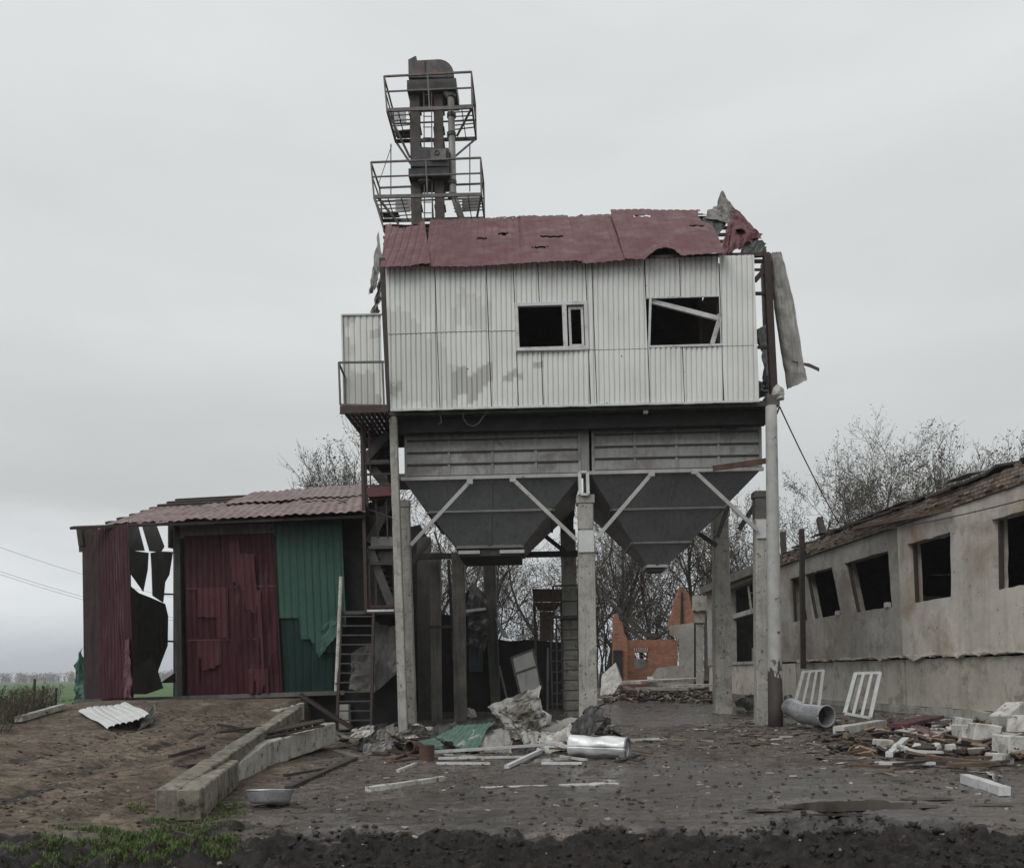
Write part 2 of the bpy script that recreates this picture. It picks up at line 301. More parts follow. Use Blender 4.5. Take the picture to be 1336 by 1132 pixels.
def stained_cladding():
    m, nt, b = newmat('damp_white_cladding'); P = coords(nt); rib = .115
    sx = N(nt, 'SeparateXYZ'); nt.links.new(P, sx.inputs[0])
    k = math_(nt, 'MULTIPLY', math_(nt, 'FLOOR', math_(nt, 'DIVIDE', sx.outputs[0], rib)), rib)
    wn = N(nt, 'TexWhiteNoise', noise_dimensions='1D'); nt.links.new(k, wn.inputs['W'])
    X0, X1, ZA, ZB = FP(500, 430, -.1).x, FP(720, 430, -.1).x, 7.0, 11.2
    u = math_(nt, 'DIVIDE', math_(nt, 'SUBTRACT', k, X0), X1-X0); zn = math_(nt, 'DIVIDE', math_(nt, 'SUBTRACT', sx.outputs[2], ZA), ZB-ZA)
    zn = math_(nt, 'ADD', zn, math_(nt, 'MULTIPLY', math_(nt, 'SUBTRACT', wn.outputs['Value'], .5), .055))
    zn = math_(nt, 'ADD', zn, math_(nt, 'MULTIPLY', math_(nt, 'SUBTRACT', noise_(nt, P, 11, 6, .7), .5), .045))
    def lst2(l):
        o = []
        for i, q in enumerate(l):
            if not q[1] and i and l[i-1][1]: o.append((q[0]-.2, l[i-1][1], l[i-1][2]))
            if q[1] and i and not l[i-1][1]: o.append((q[0]-.2, 0, 0))
            o.append(q)
        return o
    base = mix_(nt, ramp_(nt, noise_(nt, P, 1.1, 5), [(.3, 0.0), (.7, 1.0)]), (.70,.71,.685), (.61,.62,.60))
    c = base
    for lst, col, am in (([(503, 395, 520), (512, 400, 520), (520, 403, 530), (531, 412, 532), (545, 430, 532), (556, 437, 532), (570, 440, 530), (580, 468, 530), (588, 470, 528), (592, 0, 0)], (.52,.53,.505), .7),
                         ([(500, 0, 0), (503, 492, 512), (516, 500, 517), (524, 0, 0), (588, 478, 518), (600, 482, 521), (612, 484, 524), (620, 478, 516), (630, 472, 502), (637, 0, 0), (654, 487, 497), (661, 483, 500), (667, 478, 494), (674, 490, 502), (681, 0, 0), (690, 470, 478), (697, 474, 486), (705, 0, 0)], (.37,.375,.355), .85),
                         ([(500, 0, 0), (588, 396, 430), (596, 386, 430), (604, 378, 404), (611, 375, 428), (620, 381, 430), (628, 395, 432), (637, 0, 0)], (.52,.53,.505), .7)):
        r = N(nt, 'ValToRGB'); e = r.color_ramp.elements; lst = lst2(lst)
        while len(e) < len(lst): e.new(.5)
        for el, (px, a, c2) in zip(e, lst):
            el.position = clamp((FP(px, 430, -.1).x-X0)/(X1-X0))
            t_, b_ = ((FP(px, a, -.1).z-ZA)/(ZB-ZA), (FP(px, c2, -.1).z-ZA)/(ZB-ZA)) if a else (0, 1)
            el.color = (t_, b_, 0, 1)
        nt.links.new(u, r.inputs[0]); sc = N(nt, 'SeparateColor'); nt.links.new(r.outputs[0], sc.inputs[0])
        up_ = N(nt, 'Clamp'); nt.links.new(math_(nt, 'MULTIPLY', math_(nt, 'SUBTRACT', sc.outputs[0], zn), 70.0), up_.inputs[0]); dn_ = N(nt, 'Clamp'); nt.links.new(math_(nt, 'MULTIPLY', math_(nt, 'SUBTRACT', zn, sc.outputs[1]), 70.0), dn_.inputs[0])
        f = math_(nt, 'MULTIPLY', up_.outputs[0], dn_.outputs[0])
        c = mix_(nt, math_(nt, 'MULTIPLY', f, am), c, col)
    st = noise_(nt, mapping_(nt, P, (9, 9, .4)), 1.5, 5, .6); c = mix_(nt, ramp_(nt, st, [(.56, 0.0), (.8, .45)]), c, (.30,.295,.28))
    ru = noise_(nt, mapping_(nt, P, (6, 6, .5), (3, 1, 0)), 1.7, 5, .65); c = mix_(nt, ramp_(nt, ru, [(.66, 0.0), (.8, .5)]), c, (.30,.23,.17))
    sp = ramp_(nt, noise_(nt, P, 5.5, 3, .6), [(.735, 0.0), (.745, 1.0)]); c = mix_(nt, sp, c, (.05, .045, .04))
    nt.links.new(c, b.inputs['Base Color']); b.inputs['Roughness'].default_value = .55; b.inputs['Specular IOR Level'].default_value = .3
    return m
MT['clad'] = stained_cladding()
def build_world():
    w = bpy.data.worlds.new('World'); scene.world = w; w.use_nodes = True; nt = w.node_tree; nt.nodes.clear()
    out = nt.nodes.new('ShaderNodeOutputWorld'); bg = nt.nodes.new('ShaderNodeBackground'); nt.links.new(bg.outputs[0], out.inputs[0])
    sky = nt.nodes.new('ShaderNodeTexSky'); sky.sky_type = 'NISHITA'; sky.sun_disc = False
    sky.sun_elevation = radians(SUN_EL); sky.sun_rotation = radians(SUN_ROT); sky.dust_density = 4; sky.air_density = 1.5
    hs = nt.nodes.new('ShaderNodeHueSaturation'); hs.inputs['Saturation'].default_value = .1; nt.links.new(sky.outputs[0], hs.inputs['Color'])
    tc = nt.nodes.new('ShaderNodeTexCoord'); D = tc.outputs['Generated']
    sx = N(nt, 'SeparateXYZ'); nt.links.new(D, sx.inputs[0])
    g = ramp_(nt, sx.outputs[2], [(0.0, (.50,.55,.60)), (.035, (.51,.56,.605)), (.09, (.61,.645,.665)), (.20, (.555,.578,.582)), (.36, (.665,.686,.690)), (.75, (.70,.715,.72))])
    # soft cloud structure; a paler break low in the west
    n = noise_(nt, mapping_(nt, D, (1.2, 1.2, 4.5)), 1.6, 4, .5)
    g = mix_(nt, 1.0, g, ramp_(nt, n, [(.3, .90), (.72, 1.06)]), 'MULTIPLY')
    dn = N(nt, 'VectorMath', operation='DISTANCE'); nt.links.new(mapping_(nt, D, (.9, .9, 4.2)), dn.inputs[0]); dn.inputs[1].default_value = (-.60*.9, .795*.9, .105*4.2)
    br = ramp_(nt, math_(nt, 'ADD', dn.outputs['Value'], math_(nt, 'MULTIPLY', math_(nt, 'SUBTRACT', noise_(nt, mapping_(nt, D, (3, 3, 14)), 1.5, 5), .5), .35)), [(.0, 1.0), (.38, 0.0)])
    g = mix_(nt, math_(nt, 'MULTIPLY', br, .85), g, (.86, .89, .91))
    sc_ = N(nt, 'VectorMath', operation='SCALE'); nt.links.new(g, sc_.inputs[0]); sc_.inputs['Scale'].default_value = 10.0*SKY_GAIN
    c = mix_(nt, .92, hs.outputs[0], sc_.outputs[0])
    nt.links.new(c, bg.inputs[0]); bg.inputs[1].default_value = .1
SUN_EL, SUN_ROT, SKY_GAIN = 46, 220, 1.09
build_world()
sl = bpy.data.lights.new('sun', 'SUN'); so = bpy.data.objects.new('sun', sl); COL.objects.link(so)
sl.energy = 1.45; sl.angle = radians(40); sl.color = (1, .985, .96)
el, az = radians(SUN_EL), radians(SUN_ROT)   # rotation measured clockwise from +Y
sd = V((sin(az)*cos(el), cos(az)*cos(el), sin(el))); so.rotation_euler = (-sd).to_track_quat('-Z', 'Y').to_euler(); so.location = sd*60
vs_ = scene.view_settings; vs_.view_transform = 'Standard'; vs_.look = 'None'; vs_.exposure = 0; vs_.gamma = 1
scene.render.film_transparent = False
# ================================================================== SETTING
def ground_material():
    m, nt, b = newmat('yard_earth'); P = coords(nt)
    at = N(nt, 'Attribute'); at.attribute_name = 'zone'; sp = N(nt, 'SeparateColor'); nt.links.new(at.outputs['Color'], sp.inputs[0])
    mud, rmp, wet = sp.outputs[0], sp.outputs[1], sp.outputs[2]
    n1 = noise_(nt, P, 1.1, 8, .65); n2 = noise_(nt, P, 9, 6, .7); n3 = noise_(nt, P, 45, 4, .7)
    c = mix_(nt, ramp_(nt, n1, [(.35, 0.0), (.65, 1.0)]), (.082,.071,.063), (.162,.140,.122))
    cr = mix_(nt, ramp_(nt, n1, [(.35, 0.0), (.65, 1.0)]), (.100,.078,.061), (.185,.150,.117))
    c = mix_(nt, rmp, c, cr)
    c = mix_(nt, .75, c, ramp_(nt, n2, [(.30, .18), (.70, .82)]), 'OVERLAY')
    n4 = noise_(nt, mapping_(nt, P, (1, 2.2, 1)), 3.1, 7, .72); c = mix_(nt, ramp_(nt, n4, [(.48, 0.0), (.61, .8)]), c, (.045,.039,.036))
    c = mix_(nt, .7, c, ramp_(nt, n3, [(.28, .28), (.72, .72)]), 'OVERLAY')
    # dark and pale crumbs pressed into the dirt
    for sc, seed, th, colr in ((7.5, 0, .17, (.026,.022,.02)), (14, 7, .20, (.03,.026,.022)), (8.0, 13, .13, (.30,.28,.25)), (17, 3, .15, (.27,.22,.17))):
        v = N(nt, 'TexVoronoi'); nt.links.new(mapping_(nt, P, (1, .8, 1), (seed, seed*.3, 0)), v.inputs['Vector']); v.inputs['Scale'].default_value = sc
        sc2 = N(nt, 'SeparateColor'); nt.links.new(v.outputs['Color'], sc2.inputs[0])
        lim = math_(nt, 'MULTIPLY', math_(nt, 'POWER', sc2.outputs[0], 3.0), th*1.25)
        nn = math_(nt, 'ADD', v.outputs['Distance'], math_(nt, 'MULTIPLY', math_(nt, 'SUBTRACT', n2, .5), .55))
        f = math_(nt, 'LESS_THAN', nn, lim); c = mix_(nt, math_(nt, 'MULTIPLY', f, .85), c, colr)
    cm = mix_(nt, ramp_(nt, n2, [(.3, 0.0), (.7, 1.0)]), (.006,.0054,.0052), (.040,.034,.030))
    mf = ramp_(nt, math_(nt, 'ADD', mud, math_(nt, 'MULTIPLY', math_(nt, 'SUBTRACT', n4, .5), 1.5)), [(.38, 0.0), (.62, 1.0)])
    c = mix_(nt, mf, c, cm)
    wf = ramp_(nt, math_(nt, 'ADD', wet, math_(nt, 'MULTIPLY', math_(nt, 'SUBTRACT', noise_(nt, mapping_(nt, P, (1, .55, 1)), 1.6, 7, .68), .5), 1.9)), [(.54, 0.0), (.68, 1.0)])
    c = mix_(nt, math_(nt, 'MULTIPLY', wf, .45), c, (.05,.047,.046))
    nt.links.new(c, b.inputs['Base Color'])
    r = mix_(nt, mf, (.92,.92,.92), (.46,.46,.46)); r = mix_(nt, wf, r, (.20,.20,.20)); nt.links.new(r, b.inputs['Roughness'])
    sv = mix_(nt, mf, (.12,.12,.12), (.14,.14,.14)); sv = mix_(nt, wf, sv, (.60,.60,.60)); nt.links.new(sv, b.inputs['Specular IOR Level'])
    bn = N(nt, 'Bump'); bn.inputs['Strength'].default_value = .8; bn.inputs['Distance'].default_value = .035
    h = math_(nt, 'ADD', n2, math_(nt, 'MULTIPLY', n3, .45)); h = math_(nt, 'MULTIPLY', h, math_(nt, 'SUBTRACT', 1.0, math_(nt, 'MULTIPLY', wf, .6)))
    nt.links.new(h, bn.inputs['Height']); nt.links.new(bn.outputs[0], b.inputs['Normal'])
    return m
def WET(x, y):
    w = .24 + .26*sst(6.6, 7.8, y)*sst(10.5, 9, y)*sst(-3.2, -2, x)
    w += .42*sst(2.6, .5, abs((x-.6-.05*(y-8))/1.5))*sst(6.8, 7.6, y)*sst(15, 11, y)      # wheel-churned track
    w += .55*sst(-3, 0, x)*sst(17.5, 20.5, y)*sst(34, 28, y)
    w += .45*clamp(PUD(x, y)*1.6+.05)*(PUD(x, y) > 0)
    w += .34*sst(.6, 2.6, x)*sst(6.6, 7.8, y)*sst(14, 10, y)
    if x < RX(y): w = .04 + .22*max(sst(.35, 0, abs(x+5.35)), sst(.35, 0, abs(x+6.6)))
    return w
def build_ground():
    ys = [-400, -120, -40, -16, -8, -4, -1, 1.5, 3, 4.2]
    y = 4.8
    while y < 60: ys.append(y); y *= 1.0052 if y < 9 else 1.011
    while y < 3000: ys.append(y); y *= 1.25
    us = []
    k = 360
    for i in range(-k, k+1):
        t = i/k; us.append(t*.95 + .0*t)
    us = [-3.5, -1.8, -1.3, -1.08] + us + [1.08, 1.3, 1.8, 3.5]
    vs, cols = [], []
    for y in ys:
        w = abs(y)+7
        for u in us:
            x = u*w
            vs.append((x, y, H(x, y) if abs(x) < 80 and y < 200 else H0(clamp(x, -80, 80), min(y, 200))))
            inr = 1.0 if (x < RX(y) and y > 7.6) else sst(7.2, 8.2, y)*sst(-2.6, -3.6, x)
            rut = max(sst(.42, .08, abs(x+5.35-.18*sin(y*.55-5.35))), sst(.40, .08, abs(x+6.6-.18*sin(y*.55-6.6))))*sst(17.5, 14, y)*(8 < y < 18)*clamp(.55+.8*nz(x*2.5, y*2.5, 6)) if -7.5 < x < -4.4 else 0
            cols += [max(MUD(x, y), .80*rut) if y < 40 and y > 2 else 0, inr, WET(x, y), 1]
    w = len(us); fs = [(j*w+i, j*w+i+1, (j+1)*w+i+1, (j+1)*w+i) for j in range(len(ys)-1) for i in range(w-1)]
    me = bpy.data.meshes.new('ground'); me.from_pydata(vs, [], fs)
    a = me.color_attributes.new('zone', 'FLOAT_COLOR', 'POINT'); a.data.foreach_set('color', cols)
    me.materials.append(ground_material()); me.polygons.foreach_set('use_smooth', [True]*len(fs)); me.update()
    o = bpy.data.objects.new('ground', me); COL.objects.link(o); struct(o)
build_ground()
# puddle water
b = MB()
pc = V((3.35, 8.35, 0)); zw = H0(3.35, 8.35) - .012
pts = []
for i in range(40):
    a = i/40*2*pi; r = 1.0 + .35*nz(cos(a)*1.6, sin(a)*1.6, 4) + .3*nz(cos(a)*4, sin(a)*4, 1)
    pts.append(V((pc.x+.78*r*cos(a), pc.y+.36*r*sin(a), zw)))
b.add(pts, [tuple(range(40))])
for cx_, cy_, ra, rb in ((4.35, 8.75, .30, .10), (2.45, 8.05, .22, .07), (3.0, 7.75, .30, .08), (4.7, 8.2, .25, .07)):
    k_ = [V((cx_ + ra*cos(i/20*2*pi)*(1+.4*nz(cos(i/20*2*pi)*2, sin(i/20*2*pi)*2, cx_)), cy_ + rb*sin(i/20*2*pi)*(1+.4*nz(cos(i/20*2*pi)*2, sin(i/20*2*pi)*2, cy_)), H(cx_, cy_)+.012)) for i in range(20)]
    b.add(k_, [tuple(range(20))])
m, nt, bs = newmat('muddy_water'); bs.inputs['Base Color'].default_value = (.034,.026,.021,1); bs.inputs['Roughness'].default_value = .10; bs.inputs['Specular IOR Level'].default_value = .22
bn = N(nt, 'Bump'); bn.inputs['Strength'].default_value = .05; nt.links.new(noise_(nt, coords(nt), 9, 3), bn.inputs['Height']); nt.links.new(bn.outputs[0], bs.inputs['Normal'])
struct(b.build('puddle_water', m))
# green field running to the horizon on the left
b = MB()
def fld(u, v):
    y = 34*(2600/34)**v; x = lerp(-1.6*y-10, -.32*y-3.0, u); return V((x, y, H0(clamp(x, -80, 80), min(y, 200)) + .03 + .10*sst(34, 60, y)))
b.grid(24, 40, fld)
m = M('winter_crop', (.050,.115,.018), (.038,.090,.016), .09, .9, bump=.3, bscale=3, stain=((.062,.10,.024), .6, .03))
struct(b.build('field', m))
# far tree belt
b = MB(); rr = random.Random(5)
for i in range(900):
    px = rr.uniform(-160, 560); Y = rr.uniform(640, 760); base = U(px, 889, Y); base.z = -.3
    if 84 > px > 78 or 18 > px > 14: continue
    hh = rr.uniform(5.2, 8.2); w = rr.uniform(1.6, 3.6)
    b.tube(base, base+V((0, 0, hh*.6)), .22, 4)
    for k in range(26):
        q = base + V((rr.gauss(0, w*.5), rr.gauss(0, w*.5), hh*rr.uniform(.12, 1)))
        d = V((rr.uniform(-.6, .6), rr.uniform(-.6, .6), rr.uniform(.4, 1.6)))
        b.add([q, q+d, q+d*.6+V((.45, 0, .1))], [(0, 1, 2)])
tag(b.build('far_tree_belt', MT['twig']), 'pale hazy belt of bare trees on the horizon beyond the green field', 'tree belt', kind='stuff')
# grass
MT['grass'].node_tree  # kept green
MT['deadgrass'] = M('dead_grass', (.105,.085,.045), (.07,.058,.032), 6, .9, bump=0)
b = MB(); rr = random.Random(8)
def blade(p, h):
    a = rr.uniform(0, 2*pi); l = V((cos(a), sin(a), 0)); s_ = V((-sin(a), cos(a), 0))*rr.uniform(.003, .006)
    b.cm = 1 if rr.random() < .3 else 0
    t = p + l*h*rr.uniform(.2, .8) + V((0, 0, h)); mid = p + l*h*.15 + V((0, 0, h*.6))
    b.add([p-s_, p+s_, mid+s_*.8, mid-s_*.8, t], [(0, 1, 2, 3), (3, 2, 4)])
def patch(px0, px1, py0, py1, n, thr, hmin, hmax):
    k = 0
    for _ in range(n*6):
        px, py = rr.uniform(px0, px1), rr.uniform(py0, py1)
        p = G(px, py); p.x += rr.uniform(-.05, .05)
        if noise.fractal((p.x*2.6, p.y*3.2, 5.0), .7, 2, 4) < thr: continue
        blade(ongr(p, -.008), rr.uniform(hmin, hmax)); k += 1
        if k > n: break
patch(60, 310, 1080, 1112, 5200, -.08, .025, .075); patch(120, 300, 1090, 1118, 1500, .1, .02, .06); patch(-10, 70, 1118, 1134, 900, .0, .02, .05)
patch(0, 130, 1098, 1125, 700, .15, .02, .05); patch(170, 188, 1050, 1060, 160, -.5, .02, .05); patch(195, 300, 1062, 1080, 900, .12, .02, .05); patch(270, 320, 1048, 1062, 350, .0, .02, .05)
tag(b.build('grass', [MT['grass'], MT['deadgrass']]), 'low green grass growing along the edge of the dark mud', 'grass', kind='stuff')
# clods in the mud
b = MB()
ICO = bmesh.new(); bmesh.ops.create_icosphere(ICO, subdivisions=1, radius=1); IV = [v.co.copy() for v in ICO.verts]; IF = [[v.index for v in f.verts] for f in ICO.faces]
def lump(mb, p, r, sq=.7, rnd=rr):
    o = V((rnd.uniform(0, 50),)*3)
    mb.add([p + V((v.x*r*(1+.5*nz(*(v*1.3+o))), v.y*r*(1+.5*nz(*(v*1.7+o*.3))), v.z*r*sq*(1+.4*nz(*(v+o))))) for v in IV], IF)
for _ in range(5200):
    y = rr.uniform(4.6, 8.0); x = rr.uniform(-.68*y, .68*y)
    if MUD(x, y) < .5 or (x < -1.9 and y > 6.0 and rr.random() < .9): continue
    r = .006 + .034*rr.random()**3.2; lump(b, ongr(V((x, y, 0)), r*.15), r)
m = M('mud_clod', (.014,.012,.011), (.032,.028,.025), 6, .7, bump=.6, bscale=40, spec=.2)
for _ in range(3000):               # loose dark clods over the yard and in the ramp ruts
    if rr.random() < .68: y = 7 + 11*rr.random()**1.6; x = rr.uniform(RX(y)+.35, min(8.5, .63*y)) if y > 8.2 else rr.uniform(-.6*y, .6*y)
    else:
        y = 8.2 + 8*rr.random()**1.5; x = rr.choice((-5.35-.18*sin(y*.55-5.35)*-1, -6.6+.18*sin(y*.55-6.6))) + rr.gauss(0, .28)
        if rr.random() < .25: x = rr.uniform(-.62*y, RX(y)-.2)
    r = .006 + .030*rr.random()**3; b.cm = 1; lump(b, ongr(V((x, y, 0)), r*.1), r, .5)
tag(b.build('mud_clod_scatter', [m, M('earth_clod', (.06,.05,.042), (.035,.03,.026), 6, .85, bump=.6, bscale=40, spec=.15)], smooth=False), 'churned dark mud clods across the front of the yard', 'mud', kind='stuff')
# small litter nobody could count
CH = [M('litter_chip_pale', (.42,.40,.36), (.26,.24,.2), 12, .85, bump=.3), M('litter_chip_brown', (.11,.075,.05), (.05,.04,.032), 12, .85, bump=.3), M('litter_chip_tan', (.24,.17,.11), (.15,.11,.075), 12, .85, bump=.3), M('litter_chip_dark', (.03,.026,.024), (.05,.045,.04), 12, .7, bump=.3)]
b = MB()
def chip(p, l, w, h, mi):
    b.cm = mi; a = rr.uniform(0, pi); x = V((cos(a), sin(a), rr.uniform(-.15, .15))).normalized(); y = V((-sin(a), cos(a), rr.uniform(-.15, .15))); z = x.cross(y).normalized(); y = z.cross(x)
    q = []
    for d in (-.5, .5):
        for sa, sb in ((-1,-1),(1,-1),(1,1),(-1,1)): q.append(p + x*(sa*l/2*rr.uniform(.6, 1.1)) + y*(sb*w/2*rr.uniform(.5, 1.1)) + z*(d*h))
    b.hexa(q)
def scatter(n, xr, yr, lmin, lmax, mats, cond=None):
    for _ in range(n):
        x, y = rr.uniform(*xr), rr.uniform(*yr)
        if cond and not cond(x, y): continue
        l = lmin + (lmax-lmin)*rr.random()**2.5; chip(ongr(V((x, y, 0)), .012), l, l*rr.uniform(.12, .6), rr.uniform(.004, .018), rr.choice(mats))
nr = lambda x, y: x > RX(y) + .3
scatter(1000, (-3.2, 8), (7, 17.5), .012, .10, (0, 0, 1, 1, 2, 3, 3, 3), nr)
scatter(420, (-3.0, 5), (14, 18.8), .03, .32, (0, 0, 1, 1, 2, 3, 3), nr)
scatter(600, (4.5, 10.6), (10.5, 20), .03, .34, (0, 0, 1, 1, 2, 2, 3))
scatter(420, (5.5, 10.4), (16.5, 24), .05, .40, (1, 1, 2, 2, 3, 0))
scatter(420, (2, 11), (33, 43), .1, .9, (0, 0, 1, 2, 2, 3))
scatter(300, (-2.4, 9), (20, 33), .04, .25, (0, 1, 2, 3))
scatter(300, (-9, -4), (8, 18.5), .012, .08, (0, 1, 2, 3, 3, 3))
scatter(110, (-2.6, 4.2), (5.4, 7.2), .015, .07, (0, 0, 1, 3))
tag(b.build('ground_litter', CH), 'small pale and brown litter chips strewn over the muddy yard', 'litter', kind='stuff')
# ================================================================== GRAIN TOWER
tower = thing('grain_tower', 'tall grain cleaning tower with white corrugated cabin and torn burgundy roof on concrete columns', 'grain tower', T(0, 2.5, 0))
OF = -.1
WBL, WBR, WTL, WTR = (510, 535), (990, 523), (503, 350), (983, 335)
A_, B_, C_, D_ = (FP(*q, OF) for q in (WBL, WBR, WTL, WTR))
WW = (B_-A_).length; WH = (C_-A_).length
RIB = .115
def trap(x):                          # trapezoid rib profile 0..1
    x = x % 1.0; return clamp(min(x, 1-x)*6.5 - .35)
def wallp(u, v, proud=0.0):
    p = bil(A_, B_, C_, D_, u, v)
    return p - TD*(proud + .032*trap(p.x/RIB) + .014*noise.fractal((u*9, v*3.2, 1), 1, 2, 3))
W1 = (.351, .547, .389, .716); W2 = (.707, .906, .386, .733)
wall = MB()
def clad(u0, u1, v0, v1, proud=0.0):
    n = max(2, int((u1-u0)*WW/RIB*8)); wall.grid(n, max(2, int((v1-v0)*10)), lambda u, v: wallp(lerp(u0, u1, u), lerp(v0, v1, v), proud))
edges = [0, .136, .277, .351, .418, .547, .564, .707, .8, .906, 1.0]
for i, (u0, u1) in enumerate(zip(edges[:-1], edges[1:])):
    pr = .013*(i % 2) + (.006 if i in (1,) else 0)
    if .35 < u0 < .54: segs = [(0, W1[2]), (W1[3], 1)]
    elif .70 < u0 < .90: segs = [(0, W2[2]), (W2[3], 1)]
    else: segs = [(0, .528 if i < 3 else .379), (.532 if i < 3 else .382, 1)]
    for k, (a, c) in enumerate(segs): clad(u0 + (.0011 if u0 > 0 else 0), u1 - (.0011 if u1 < 1 else 0), a, c, pr + .006*k)
wall.grid(200, 1, lambda u, v: wallp(u, 1.0+.012*v, -.02))
fw = wall.build('front_wall', MT['clad'], tower, solid=.003)
b = MB()
for k in range(64):                   # drip edge, slightly broken
    u0, u1 = k/64, (k+1)/64; z = .012*nz(k*.4, 2)
    b.beam(bil(A_, B_, C_, D_, u0, 0)+V((0, 0, -.015+z))-TD*.04, bil(A_, B_, C_, D_, u1, 0)+V((0, 0, -.015+z))-TD*.04, .05, .05)
b.build('drip_edge', MT['whitemetal'], fw)
# windows
def wpt(u, v, d=0.0): return bil(A_, B_, C_, D_, u, v) + TD*d
def frame_bar(mb, a, c, w=.07, d=-.015, th=.07): mb.beam(wpt(*a, d), wpt(*c, d), th, w, up=V((0, 0, 1)) if abs(a[1]-c[1]) < .02 else V((1, 0, 0)))
def bar2(mb, pa, pb, w, th=.06):
    d = (pb-pa).normalized(); side = TD; x = d.cross(side).normalized()
    mb.hexa([pa-x*w/2-side*th/2, pa+x*w/2-side*th/2, pa+x*w/2+side*th/2, pa-x*w/2+side*th/2, pb-x*w/2-side*th/2, pb+x*w/2-side*th/2, pb+x*w/2+side*th/2, pb-x*w/2+side*th/2])
def rect_frame(mb, u0, u1, v0, v1, w, th, d):
    a, c, e, f = wpt(u0, v0, d), wpt(u1, v0, d), wpt(u0, v1, d), wpt(u1, v1, d)
    x = (c-a).normalized()*(w/2); z = V((0, 0, w/2))
    bar2(mb, a-x, c+x, w, th); bar2(mb, e-x, f+x, w, th); bar2(mb, a+z, e-z, w, th); bar2(mb, c+z, f-z, w, th)
win = MB(); rect_frame(win, W1[0]+.004, W1[1]-.004, W1[2]+.008, W1[3]-.008, .075, .09, -.03)
um = .485; bar2(win, wpt(um, W1[2]+.02, -.03), wpt(um, W1[3]-.02, -.03), .10, .085)
w1 = win.build('window', MT['pvc'], tower, label='paired window with white plastic frame and an open sash')
s = MB(); rect_frame(s, um+.014, W1[1]-.014, W1[2]+.03, W1[3]-.035, .055, .06, .02); s.build('sash', MT['pvc'], w1)
s = MB(); s.box(wpt((W1[0]+W1[1])/2, W1[2]-.006, -.06), ((W1[1]-W1[0])*WW+.02, .08, .02)); s.build('sill', MT['pvc'], w1)
win = MB()
bar2(win, wpt(W2[0]+.003, W2[2], -.02), wpt(W2[0]+.012, W2[3], -.02), .05, .08); bar2(win, wpt(W2[0], W2[2]+.005, -.02), wpt(W2[1], W2[2]+.005, -.02), .045, .08)
bar2(win, wpt(W2[0], W2[3]-.004, -.03), wpt(W2[1], W2[3]-.004, -.03), .02, .03); bar2(win, wpt(W2[1]-.002, W2[2], -.03), wpt(W2[1]-.002, W2[3], -.03), .02, .03)
w2 = win.build('window', MT['pvc'], tower, label='blown out window opening with its white frame hanging askew')
s = MB(); pa, pb, pc_ = FP(848, 393, -.05), FP(938, 416, .0), FP(929, 449, .05); bar2(s, pa, pb, .10, .07); bar2(s, pb+V((.02, 0, .03)), pc_, .10, .07); bar2(s, FP(937, 410, .02), FP(938, 447, .1), .05, .05)
s.build('broken_frame', MT['pvc'], w2)
# cabin shell: floor, back, sides, inner partition
S0, Z0 = SZ(508, 535, 0); S1, Z1 = SZ(1006, 523, 0)
DEP = 5.4
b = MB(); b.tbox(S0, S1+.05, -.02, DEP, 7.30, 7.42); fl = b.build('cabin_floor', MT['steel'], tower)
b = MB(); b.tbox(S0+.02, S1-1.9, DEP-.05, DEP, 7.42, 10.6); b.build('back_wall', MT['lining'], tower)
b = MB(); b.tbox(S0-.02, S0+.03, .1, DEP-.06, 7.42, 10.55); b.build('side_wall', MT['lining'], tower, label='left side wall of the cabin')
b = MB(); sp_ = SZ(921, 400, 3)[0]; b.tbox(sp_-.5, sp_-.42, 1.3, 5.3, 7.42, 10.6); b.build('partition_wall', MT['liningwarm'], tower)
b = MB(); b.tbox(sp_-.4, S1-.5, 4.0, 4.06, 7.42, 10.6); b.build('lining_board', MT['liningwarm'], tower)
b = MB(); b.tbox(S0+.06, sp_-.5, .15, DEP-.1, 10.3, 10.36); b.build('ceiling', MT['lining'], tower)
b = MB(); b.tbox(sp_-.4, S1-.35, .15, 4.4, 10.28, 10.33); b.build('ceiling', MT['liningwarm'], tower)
b = MB(); b.tbox(SZ(936, 450, 0)[0], SZ(984, 450, 0)[0], .0, .03, 7.45, 10.55); b.build('lining_board', MT['lining'], tower)  # thin dark backing added so no sky shows through the seams
# dark floor beams below
b = MB()
for o in (.25, 2.6, 5.0): b.tbox(S0+.06, S1-.05, o, o+.2, 6.98, 7.30)
for k in range(9): s_ = lerp(S0+.2, S1-.4, k/8); b.tbox(s_, s_+.12, .46, 4.98, 7.08, 7.30)
b.tbox(S0+.1, S1-.2, .52, .56, 7.06, 7.297)
b.build('floor_beam', MT['lining'], tower)
for px in (573, 609, 650):            # loops of loose wire
    pass
wv = MB(); wv.path([FP(x, y, -.02) for x, y in ((572, 535), (575, 543), (576, 551), (572, 553))], .012, 5); wv.path([FP(x, y, -.02) for x, y in ((605, 534), (604, 544), (609, 553), (617, 556), (625, 552), (632, 541), (637, 536))], .012, 5)
wv.path([FP(x, y, -.03) for x, y in ((660, 533), (670, 538), (690, 538), (700, 533))], .01, 5)
wv.build('loose_wire', MT['rail'], tower)
b = MB(); b.box(FP(842, 536, .1), (.10, .1, .13)); b.build('lamp_box', MT['pvc'], tower)
